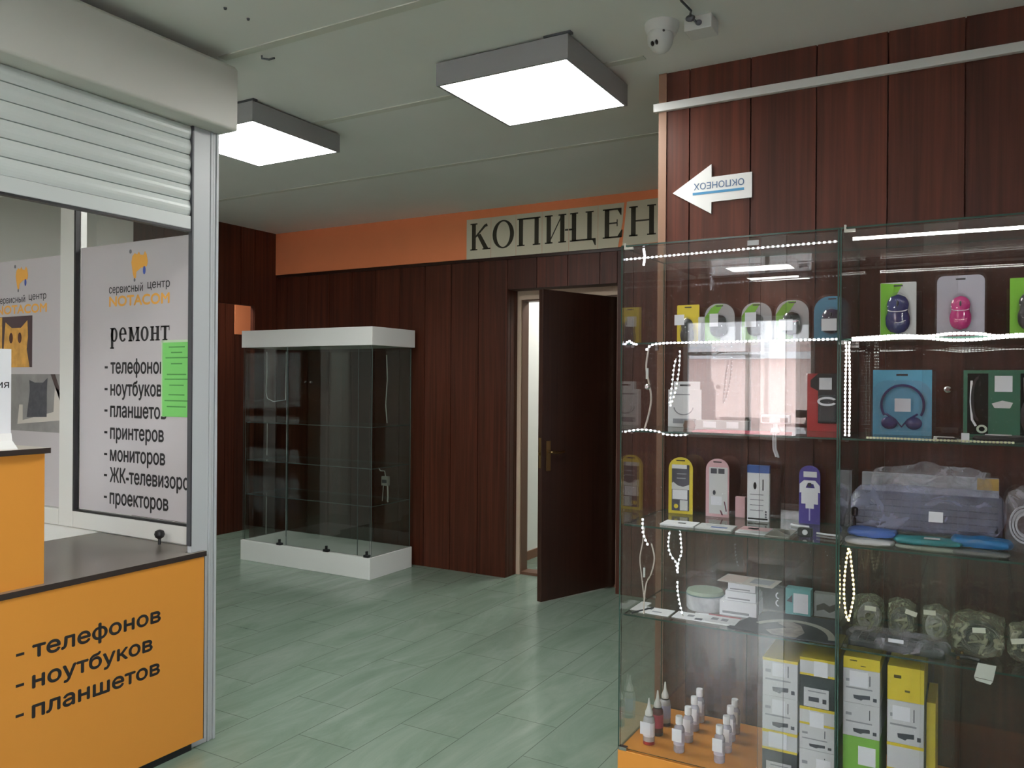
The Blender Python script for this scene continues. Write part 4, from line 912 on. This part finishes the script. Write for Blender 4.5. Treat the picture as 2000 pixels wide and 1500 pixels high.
t = thing('photo_card', 'glossy grey picture card lying left of the violet cable card', 'picture card', (-.590, 2.96, ZCs), 0); MB().box(-.040, .040, -.10, .055, .0003, .003).build('card', plain('grey_gloss_card', (.42, .40, .36, 1), .25), t)
MB().prism([(-.03, .04), (.02, .03), (.035, -.06), (.01, -.03)], 'z', .003, .0036).build('print', plain('dim_print', (.14, .13, .11, 1), .4), t)
t = thing('web_camera', 'small black camera lying at the shelf edge before the violet card', 'web camera', (-.507, 2.925, ZCs)); MB().box(-.024, .024, -.014, .014, 0, .030).build('body', BLACK, t, bevel=.005); MB().lathe([(.009, 0), (.009, .004), (.005, .005)], n=14, M=Matrix.Translation((.002, -.014, .017)) @ Matrix.Rotation(PI / 2, 4, 'X')).build('lens', LTGREY, t, smooth=True)
t = thing('power_cable', 'thin white cord lying along the third shelf beside the black camera', 'cable', (-.42, 2.98, ZCs)); MB().tube([(-.06, .01, .004), (-.02, 0, .004), (.024, -.005, .004)], .0035, 6).build('cord', TAGW, t)

# third shelf, right cabinet: keyboards and bags
HAZE = bag_mat('clear_bag', (0.62, 0.60, 0.68, 1), .26, .2, 11); HAZEB = bag_mat('bluish_bag', (0.44, 0.46, 0.66, 1), .34, .12, 7, .16); HAZEY = bag_mat('yellowish_bag', (0.52, 0.54, 0.38, 1), .33, .12, 26)
BLUEF = plain('blue_wrap', (0.06, 0.13, 0.42, 1), .3); AZURE = plain('azure_wrap', (0.01, 0.14, 0.36, 1), .3)
def keyboard(label, x, y, z, w, d, rx, rz, mk, bag=None, tagpos=None, bagamp=.012):
    t = thing('keyboard', label, 'keyboard', (x, y, z), rz, 'bagged keyboards on the cabinet shelves', rx)
    MB().box(-w / 2, w / 2, 0, d, 0, .014).build('case', mk, t, bevel=.003)
    kb = MB(); n = 15
    for r_ in range(5):
        for c_ in range(n):
            a = -w / 2 + .012 + c_ * (w - .024) / n
            kb.box(a, a + (w - .024) / n - .003, .012 + r_ * (d - .024) / 5, .012 + (r_ + 1) * (d - .024) / 5 - .003, .014, .0195)
    o = kb.build('keys', plain('key_black', (.02, .02, .026, 1), .5), t); o['kind'] = 'stuff'
    if bag: MB().blob(-w / 2 - .012, w / 2 + .012, -.006, d + .03, -.002, .026, bagamp * .5, 16, 18, 0, 3).build('plastic_bag', bag, t, smooth=True)
    if tagpos: MB().box(tagpos[0], tagpos[0] + .042, tagpos[1], tagpos[1] + .040, .030, .0306).build('price_tag', TAGW, t)
    return t
keyboard('dark keyboard in a clear plastic bag leaning back on the third shelf', -.145, 2.995, ZCs + .034, .445, .150, .86, 0, plain('dark_blue_case', (0.014, 0.016, 0.040, 1), .35), HAZEB, (.012, .028))
t = thing('plastic_bag', 'big folded clear plastic bag standing behind the leaning keyboard', 'plastic bag', (-.15, 3.155, ZCs)); MB().blob(-.175, .205, -.030, .030, 0.0003, .250, .014, 14, 16, 0, 9).build('bag', HAZE, t, smooth=True)
t = box_thing('keyboard_carton', 'long pale carton half hidden behind the leaning keyboard', 'carton', -.145, 3.230, ZCs, .43, .03, .205, plain('pale_blue_carton', (0.52, 0.54, 0.62, 1), .5)); MB().box(.15, .2145, -.0155, -.015, .165, .2051).build('orange_corner', plain('orange_corner_print', (0.62, 0.40, 0.10, 1), .5), t)
t = thing('audio_jack', 'small black jack plug standing at the left of the keyboard bag', 'jack plug', (-.352, 2.945, ZCs)); MB().lathe([(.0045, 0.0), (.0045, .075), (.0015, .078), (.0015, .08)], n=10).lathe([(.005, .08), (.011, .085), (.011, .108), (.005, .112)], n=12).build('plug', BLACK, t, smooth=True)
t = thing('bagged_cable', 'grey bag of cables squeezed against the cabinet joint', 'bagged cable', (-.342, 3.185, ZCs)); MB().blob(-.022, .022, -.03, .03, .0003, .155, .010, 22, 9, 0, 12).build('bag', HAZE, t, smooth=True)
def packet(label, x, y, z, w, d, h, m, seed, rz=0., rx=0., tagged=None, amp=.006, name='wrapped_packet', cat='packet', group='wrapped packets on the third shelf'):
    t = thing(name, label, cat, (x, y, z + .0003), rz, group, rx)
    MB().blob(-w / 2, w / 2, -d / 2, d / 2, 0, h, amp, 26, 10, 0, seed).build('wrapping', m, t, smooth=True)
    if tagged: MB().box(tagged[0], tagged[0] + .045, tagged[1], tagged[1] + .03, h + .001, h + .0016).build('price_tag', TAGW, t)
    return t
packet('blue wrapped packet at the left end of the keyboard pile', -.295, 2.915, ZCs + .022, .155, .085, .030, BLUEF, 21)
packet('white ribbed packet under the blue one at the shelf edge', -.300, 2.893, ZCs, .150, .085, .022, plain('ribbed_white', (.60, .60, .62, 1), .5), 22, amp=.003)
packet('teal wrapped packet in the middle of the shelf edge', -.130, 2.900, ZCs + .016, .20, .075, .022, TEAL, 23, tagged=(-.01, -.035))
packet('grey green packet under the teal one at the shelf edge', -.120, 2.885, ZCs, .205, .072, .016, plain('sage_wrap', (.30, .33, .28, 1), .4), 24, amp=.003)
packet('azure wrapped packet at the right end of the keyboard pile', .020, 2.915, ZCs + .018, .165, .085, .034, AZURE, 25, rz=-.12)
packet('grey black packet with a pale edge at the right end of the shelf edge', .010, 2.882, ZCs, .17, .078, .018, plain('grey_black_wrap', (.16, .16, .16, 1), .3), 26, rz=-.10, amp=.004)
t = thing('cable_roll', 'white coiled cable pack at the right picture edge on the third shelf', 'cable coil', (.135, 2.95, ZCs)); rl = MB()
for r_ in (.028, .036, .044): rl.ring(0, .095, (r_, r_ * 1.35), (r_ - .0055, r_ * 1.35 - .0065), 'y', -.016 + (r_ - .028), .02 - (r_ - .028), n=26)
rl.build('coil', plain('grey_white_cable', (.50, .50, .54, 1), .4), t, bevel=.0015); MB().blob(-.052, .055, -.03, .03, .0003, .215, .010, 20, 10, 0, 31).build('bag', HAZE, t, smooth=True)

# fourth shelf, left cabinet
flat_pack('flat card with a black mark nearest the left glass side on the fourth shelf', -1.035, 2.915, ZD, .118, .085, .003, WPAPER, 0, ((-.40, -.18, .1, .35, CHAR), (-.1, .2, -.2, -.05, LINES)), 'paper_card', 'card')
flat_pack('second flat card from the left glass side on the fourth shelf', -.905, 2.918, ZD, .118, .085, .003, WPAPER, 0, ((-.1, .1, -.1, .2, LINES), (.2, .42, -.4, -.15, CHAR)), 'paper_card', 'card')
flat_pack('grey card under the dark lead by the left glass side', -1.112, 2.955, ZD, .040, .13, .002, LTGREY, 0, (), 'paper_card', 'card')
t = thing('disc_tub', 'round clear tub of discs with a greenish lid', 'disc tub', (-.893, 3.06, ZD))
MB().lathe([(.066, 0), (.070, .006), (.070, .050), (.066, .056)], n=32).build('tub', bag_mat('tub_plastic', (.66, .68, .72, 1), .75, .2, 6), t, smooth=True)
MB().lathe([(.0685, .0565), (.0705, .062), (.066, .072), (.03, .0735)], n=32).build('lid', plain('greenish_lid', (.30, .37, .29, 1), .25), t, smooth=True)
MB().lathe([(.0712, .056), (.0712, .0595)], n=32).build('rim', plain('dark_teal_rim', (.06, .13, .14, 1), .3), t, smooth=True); 
t = flat_pack('white card leaning flat before the disc tub', -.865, 2.955, ZD, .07, .06, .002, TAGW, .2, (), 'paper_card', 'card')
z_ = ZD
for n_, (w_, d_, h_, x_, nm) in enumerate(((.135, .11, .055, -.757, 'lowest white box of the little stack on the fourth shelf'), (.112, .09, .034, -.750, 'second white box from the bottom of the little stack'), (.100, .075, .030, -.748, 'third white box from the bottom of the little stack'))):
    t = box_thing('small_white_box', nm, 'box', x_, 3.065, z_, w_, d_, h_, TAGW, .02, 'stacked small white boxes'); z_ += h_ + .0004
    MB().box(-w_ * .42, w_ * .3, -d_ / 2 - .0005, -d_ / 2, h_ * .15, h_ * .3).build('print', LINES, t)
t = flat_pack('two printed leaflets lying on top of the white box stack', -.730, 3.075, z_, .205, .125, .003, plain('leaflet', (.50, .47, .44, 1), .4), -.06, ((-.46, -.06, -.42, .42, plain('leaflet_pink', (.55, .45, .42, 1), .4)), (.05, .42, -.3, .3, LINES)), 'leaflet', 'leaflet')
flat_pack('flat white packet with a red edge before the white box stack', -.792, 2.925, ZD, .118, .10, .006, WPAPER, .0, ((-.5, .5, .35, .5, plain('dusty_red', (.42, .10, .13, 1), .5)), (-.3, -.1, -.2, .1, LINES), (.0, .2, -.2, .1, LINES)))
t = thing('gaming_mat', 'dark mouse mat with a pale abstract print lying on the fourth shelf', 'mouse mat', (-.580, 2.945, ZD + .007), 0)
gm = MB().prism([(-.165, -.105), (.185, -.105), (.185, .185), (-.085, .185), (-.110, .165), (-.175, -.09)], 'z', -.0065, -.002); gm.build('mat', plain('mat_dark', (.030, .033, .045, 1), .55), t, bevel=.001)
gp = mat('mat_print', (.36, .32, .29, 1), .5, noise_amt=.9, noise_scale=30)
MB().ring(.03, -.09, (.15, .20), (.128, .172), 'z', -.002, -.0014, a0=.1, a1=2.6, n=24).build('print', plain('mat_pale', (.46, .46, .41, 1), .5), t)
MB().prism([(-.02, -.10), (.06, -.10), (.075, -.03), (.05, .05), (.0, .09), (-.03, .05), (.01, .0), (-.05, -.06)], 'z', -.002, -.0014).build('print', gp, t)
t = box_thing('black_box', 'black box with white side lettering at the back of the fourth shelf', 'box', -.672, 3.195, ZD, .095, .05, .085, INK); 
for z_ in (.018, .046): MB().ring(.030, z_ + .011, (.013, .013), (.008, .009), 'y', -.0258, -.025, a0=PI * .6, a1=PI * 1.5, n=12).build('mark', TAGW, t)
MB().box(-.037, -.032, -.0256, -.025, .02, .066).build('print', LINES, t)
t = box_thing('teal_box', 'light teal box with a white price tag on the fourth shelf', 'box', -.568, 3.165, ZD, .090, .05, .098, plain('light_teal', (.14, .40, .42, 1), .45)); ptag(t, .052, .072, .010, .046, -.0256); MB().prism([(-.04, .05), (-.02, .075), (-.02, .045)], 'y', -.0256, -.025).build('mark', CHAR, t)
t = box_thing('picture_box', 'grey box with a dark twisted print in the rear right of the fourth shelf', 'box', -.462, 3.19, ZD, .112, .04, .085, plain('grey_print_box', (.30, .31, .30, 1), .4)); MB().prism([(-.045, .02), (-.02, .028), (0, .018), (.03, .035), (.048, .055), (.03, .058), (.0, .042), (-.02, .052), (-.045, .04)], 'y', -.0206, -.02).build('print', plain('print_black_brown', (.04, .032, .025, 1), .5), t)

# fourth shelf, right cabinet: bagged cables
def bagged_coil(label, x, y, w, d, h, seed, bagm, coilm=None, tagp=None, rz=0.):
    t = thing('bagged_cable', label, 'bagged cable', (x, y, ZD), rz, 'bagged cables on the fourth shelf')
    cb = MB()
    for k_ in range(4): cb.ring(0, h * .40, (w * (.40 - .06 * k_), h * (.36 - .05 * k_)), (w * (.40 - .06 * k_) - .007, h * (.36 - .05 * k_) - .007), 'y', -d * .16 - .004 * k_, d * .16 - .006 * k_, n=18)
    cb.build('coil', coilm or BLACK, t, bevel=.0015)
    MB().blob(-w / 2, w / 2, -d / 2, d / 2, .0003, h, .010, 30, 9, 0, seed).build('bag', bagm, t, smooth=True)
    if tagp: MB().box(tagp[0] - .018, tagp[0] + .018, -d / 2 - .006, -d / 2 - .0054, tagp[1] - .008, tagp[1] + .008, 0, Matrix.Rotation(tagp[2], 4, 'Y')).build('price_tag', plain('tag_cream', (.66, .68, .56, 1), .6), t)
    return t
SILV = plain('silver_cable', (.36, .37, .36, 1), .35)
bagged_coil('crumpled clear bag of silver cable next to the warm led loop', -.318, 3.08, .096, .13, .125, 41, HAZEY, SILV, (.01, .095, 0))
bagged_coil('bagged cable with a tilted tag, second from the cabinet joint', -.216, 3.10, .088, .11, .118, 42, HAZEY, DGREY, (.008, .095, .25))
bagged_coil('bagged cable with a level tag in the middle of the fourth shelf', -.112, 3.09, .082, .11, .112, 43, HAZEY, SILV, (-.012, .103, -.05))
bagged_coil('bagged black cable with brassy plugs and two stacked tags', .010, 2.99, .150, .14, .135, 44, HAZEY, BLACK, (.012, .095, -.1))
bagged_coil('bagged cable cut by the right picture edge on the fourth shelf', .150, 2.98, .120, .13, .125, 45, HAZEY, BLACK, (-.018, .085, -.2))
t = thing('keyboard', 'black bagged keyboard lying along the fourth shelf edge', 'keyboard', (-.222, 2.915, ZD), -.03, 'bagged keyboards on the cabinet shelves')
MB().box(-.135, .145, -.055, .055, .002, .024).build('case', BLACK, t, bevel=.004)
o = MB()
for r_ in range(4):
    for c_ in range(11): o.box(-.128 + c_ * .0242, -.108 + c_ * .0242, -.048 + r_ * .024, -.028 + r_ * .024, .024, .029)
o = o.build('keys', MATS['key_black'], t); o['kind'] = 'stuff'
MB().blob(-.148, .158, -.066, .075, .0003, .050, .006, 22, 14, 0, 51).build('plastic_bag', HAZE, t, smooth=True); MB().box(-.015, .03, -.064, -.0635, .036, .048).build('price_tag', TAGW, t)
t = thing('gilded_plug', 'cluster of gilt audio plugs at the shelf edge on the fourth shelf', 'audio plug', (-.045, 2.88, ZD)); 
for a_, b_, c_ in ((-.012, 0, .030), (.012, .004, .027), (.002, -.004, .012)): MB().lathe([(.004, -.012), (.006, -.01), (.006, .008), (.003, .012)], n=12, M=Matrix.Translation((a_, b_, c_)) @ Matrix.Rotation(1.3, 4, 'X')).build('plug', BRASS, t, smooth=True)
MB().tube([(-.02, .03, .012), (0, .015, .008), (.03, .02, .010), (.06, .012, .008)], .006, 6).build('cable', BLACK, t)
t = thing('folded_tag', 'folded white price tag hanging from the fourth shelf edge in the right cabinet', 'tag', (.028, 2.8285, ZD - .012)); MB().prism([(-.028, -.012), (.022, -.016), (.030, .030), (-.018, .032)], 'y', -.0005, .0005).prism([(-.028, -.013), (.022, -.017), (.015, -.028), (-.022, -.022)], 'y', -.002, -.001).build('card', plain('tag_grey_white', (.62, .65, .58, 1), .6), t)

# bottom: ink bottles
def ink_bottle(label, x, y, capm, bodym, labm, basem, bl=0.):
    t = thing('ink_bottle', label, 'ink bottle', (x, y, Z0), 0, 'ink bottles with pointed nozzles')
    MB().lathe([(.0195, 0), (.0215, .003), (.0215, .088), (.019, .098), (.011, .106)], n=22).build('body', bodym, t, smooth=True)
    MB().lathe([(.0219, 0), (.0219, .012)], n=22).build('ink_ring', basem, t, smooth=True)
    MB().lathe([(.014, .104), (.0145, .118), (.011, .126), (.006, .140), (.0028, .168), (.0015, .169)], n=18).build('nozzle', plain('nozzle_plastic', (.62, .62, .60, 1), .35), t, smooth=True)
    MB().lathe([(.0222, .030), (.0222, .080)], n=22).build('label', labm, t, smooth=True)
    MB().lathe([(.0155, .098), (.0155, .106)], n=18).build('collar', capm, t, smooth=True)
    return t
BODYC = plain('clear_body', (.42, .42, .44, 1), .2)
b = ink_bottle('red inked nozzle bottle with a white price label, nearest the glass', -1.058, 2.905, plain('grey_collar', (.25, .25, .25, 1), .4), BODYC, plain('label_white', (.74, .74, .80, 1), .5), plain('red_ink_ring', (.30, .02, .02, 1), .3))
ptag(b, .040, .046, -.006, .062, -.0235)
ink_bottle('nozzle bottle with a crimson label, second from the glass', -1.056, 2.995, BLACK, plain('dark_ink_body', (.10, .04, .04, 1), .25), plain('label_crimson', (.36, .05, .08, 1), .5), plain('black_ink_ring', (.03, .01, .01, 1), .3))
ink_bottle('nozzle bottle with a blue and white label, third from the glass', -1.061, 3.096, BLACK, BODYC, plain('label_bluewhite', (.34, .36, .52, 1), .5), plain('dark_brown_ring', (.06, .03, .03, 1), .3))
def cap_bottle(label, x, y, rz=0.):
    t = thing('capped_bottle', label, 'bottle', (x, y, Z0), rz, 'white capped cleaning bottles')
    MB().lathe([(.018, 0), (.0198, .003), (.0198, .084), (.016, .094), (.0105, .099), (.0105, .104)], n=22).build('body', bag_mat('frosted_bottle', (.55, .55, .66, 1), .62, .25, 9), t, smooth=True)
    MB().lathe([(.0128, .102), (.0132, .104), (.0132, .128), (.012, .131)], n=22).build('cap', WPAPER, t, smooth=True)
    MB().lathe([(.0201, .028), (.0201, .074)], n=22).build('label', plain('label_lilac', (.50, .50, .62, 1), .5), t, smooth=True)
    return t
bs = cap_bottle('white capped bottle in the left row, nearest the glass', -.938, 2.895); ptag(bs, .036, .046, -.002, .066, -.0215)
dup(bs, (-.936, 2.995, Z0), 'white capped bottle in the left row, second from the glass')
dup(bs, (-.946, 3.105, Z0), 'white capped bottle in the left row, third from the glass')
dup(bs, (-.952, 3.195, Z0), 'white capped bottle in the left row, farthest from the glass')
for y_, x_, nth in ((2.89, -.788, 'nearest the glass'), (2.985, -.788, 'second from the glass'), (3.085, -.800, 'third from the glass'), (3.16, -.802, 'farthest from the glass')):
    dup(bs, (x_, y_, Z0), 'white capped bottle in the right row, ' + nth)

# bottom: toner boxes
TBW = plain('toner_white', (.62, .63, .66, 1), .5); TDK = plain('toner_dark', (.030, .040, .048, 1), .45); TGR = plain('toner_green', (.20, .46, .06, 1), .45)
def toner(label, x0, x1, y0, y1, z0, h, style):
    w, d = x1 - x0, y1 - y0
    t = thing('toner_box', label, 'toner box', ((x0 + x1) / 2, (y0 + y1) / 2, z0), 0, 'stacked toner boxes at the cabinet bottom')
    f = -d / 2; body = {'w': TBW, 'wy': TBW, 'dark': TDK, 'green': TGR, 'yellow': YEL, 'slim': TBW}[style]
    MB().box(-w / 2, w / 2, f, d / 2, 0, h).build('carton', body, t, bevel=.001)
    if style in ('wy', 'slim'): MB().box(-w / 2 - .0003, w / 2 + .0003, f - .0004, d / 2 + .0003, h - .009, h + .0003).build('yellow_lid', YEL, t)
    if style in ('w', 'wy'):
        MB().prism([(-w * .22, h * .24), (-w * .20, h * .14), (0, h * .10), (w * .05, h * .14), (w * .24, h * .16), (w * .24, h * .27)], 'y', f - .0006, f).build('cartridge_print', CHAR, t)
        MB().box(w * .32, w * .42, f - .0006, f, h * .12, h * .22).build('icon', CHAR, t)
        MB().box(-w * .42, -w * .26, f - .0006, f, h * .62, h * .70).build('print', LINES, t); MB().box(-w * .42, w * .3, f - .0006, f, h * .42, h * .46).build('print', LINES, t)
        MB().box(w * .22, w * .245, f - .0006, f, h * .55, h * .85).build('print', CHAR, t)
    if style == 'dark':
        MB().box(-w * .38, w * .34, f - .0006, f, h * .02, h * .62).build('label_panel', TBW, t); MB().box(-w * .24, w * .06, f - .0012, f - .0006, h * .20, h * .34).build('cartridge_print', CHAR, t); MB().box(w * .16, w * .27, f - .0012, f - .0006, h * .18, h * .32).build('icon', CHAR, t)
        MB().box(-w * .26, w * .26, f - .0012, f - .0006, h * .50, h * .535).build('print', LINES, t)
    if style in ('slim',): MB().box(-w / 2 - .0002, w / 2 + .0002, f - .0004, f, 0, h * .12).build('yellow_edge', YEL, t)
    if style == 'yellow': MB().box(-w * .32, -w * .12, f - .0006, f, h * .66, h * .75).build('print', plain('olive_print', (.13, .11, .02, 1), .5), t); MB().box(-w * .02, w * .12, f - .0006, f, h * .28, h * .34).build('print', MATS['olive_print'], t)
    return t
Y0, Y1 = 2.852, 3.09
def stack(x0, x1, rows, z=Z0, y0=Y0, y1=Y1):
    for style, h, label, tg in rows:
        t = toner(label, x0, x1, y0, y1, z, h, style); z += h + .0006
        if tg: ptag(t, tg[0], tg[1], tg[2], tg[3] * h, -(y1 - y0) / 2 - .0013)
    return z
stack(-.630, -.515, (('dark', .100, 'dark toner box with a white panel at the foot of the leftmost stack', None), ('slim', .068, 'slim white toner box, second from the bottom of the leftmost stack', (.06, .05, -.006, .55)), ('w', .116, 'white toner box, third from the bottom of the leftmost stack', (.042, .05, -.004, .70)), ('wy', .128, 'white toner box with a yellow lid topping the leftmost stack', (.042, .045, -.004, .72))))
stack(-.508, -.398, (('w', .130, 'white toner box with bold print at the foot of the second stack', (.045, .05, .022, .62)), ('w', .082, 'white toner box, second from the bottom of the second stack', None), ('slim', .058, 'slim white toner box with a yellow edge in the second stack', (.045, .05, .0, .35)), ('dark', .105, 'dark toner box with a white panel in the second stack', None), ('slim', .058, 'slim white and yellow toner box topping the second stack', (.044, .05, .012, .45))))
stack(-.372, -.262, (('green', .205, 'large green toner box at the foot of the stack right of the cabinet joint', (.052, .06, .018, .72)), ('w', .108, 'white toner box lying on the green one', None), ('w', .110, 'white toner box under the yellow lid right of the cabinet joint', (.055, .05, -.008, .72)), ('yellow', .038, 'flat yellow toner box topping the stack right of the cabinet joint', None)))
stack(-.240, -.135, (('wy', .120, 'white toner box at the foot of the rightmost stack', None), ('slim', .090, 'white toner box, second from the bottom of the rightmost stack', None), ('w', .135, 'white toner box directly under the bright yellow one', (.05, .045, -.012, .72)), ('yellow', .108, 'bright yellow toner box topping the rightmost stack', None)))
box_thing('yellow_carton', 'narrow upright yellow carton beside the rightmost toner stack', 'carton', -.117, 2.99, Z0, .026, .20, .345, YEL)
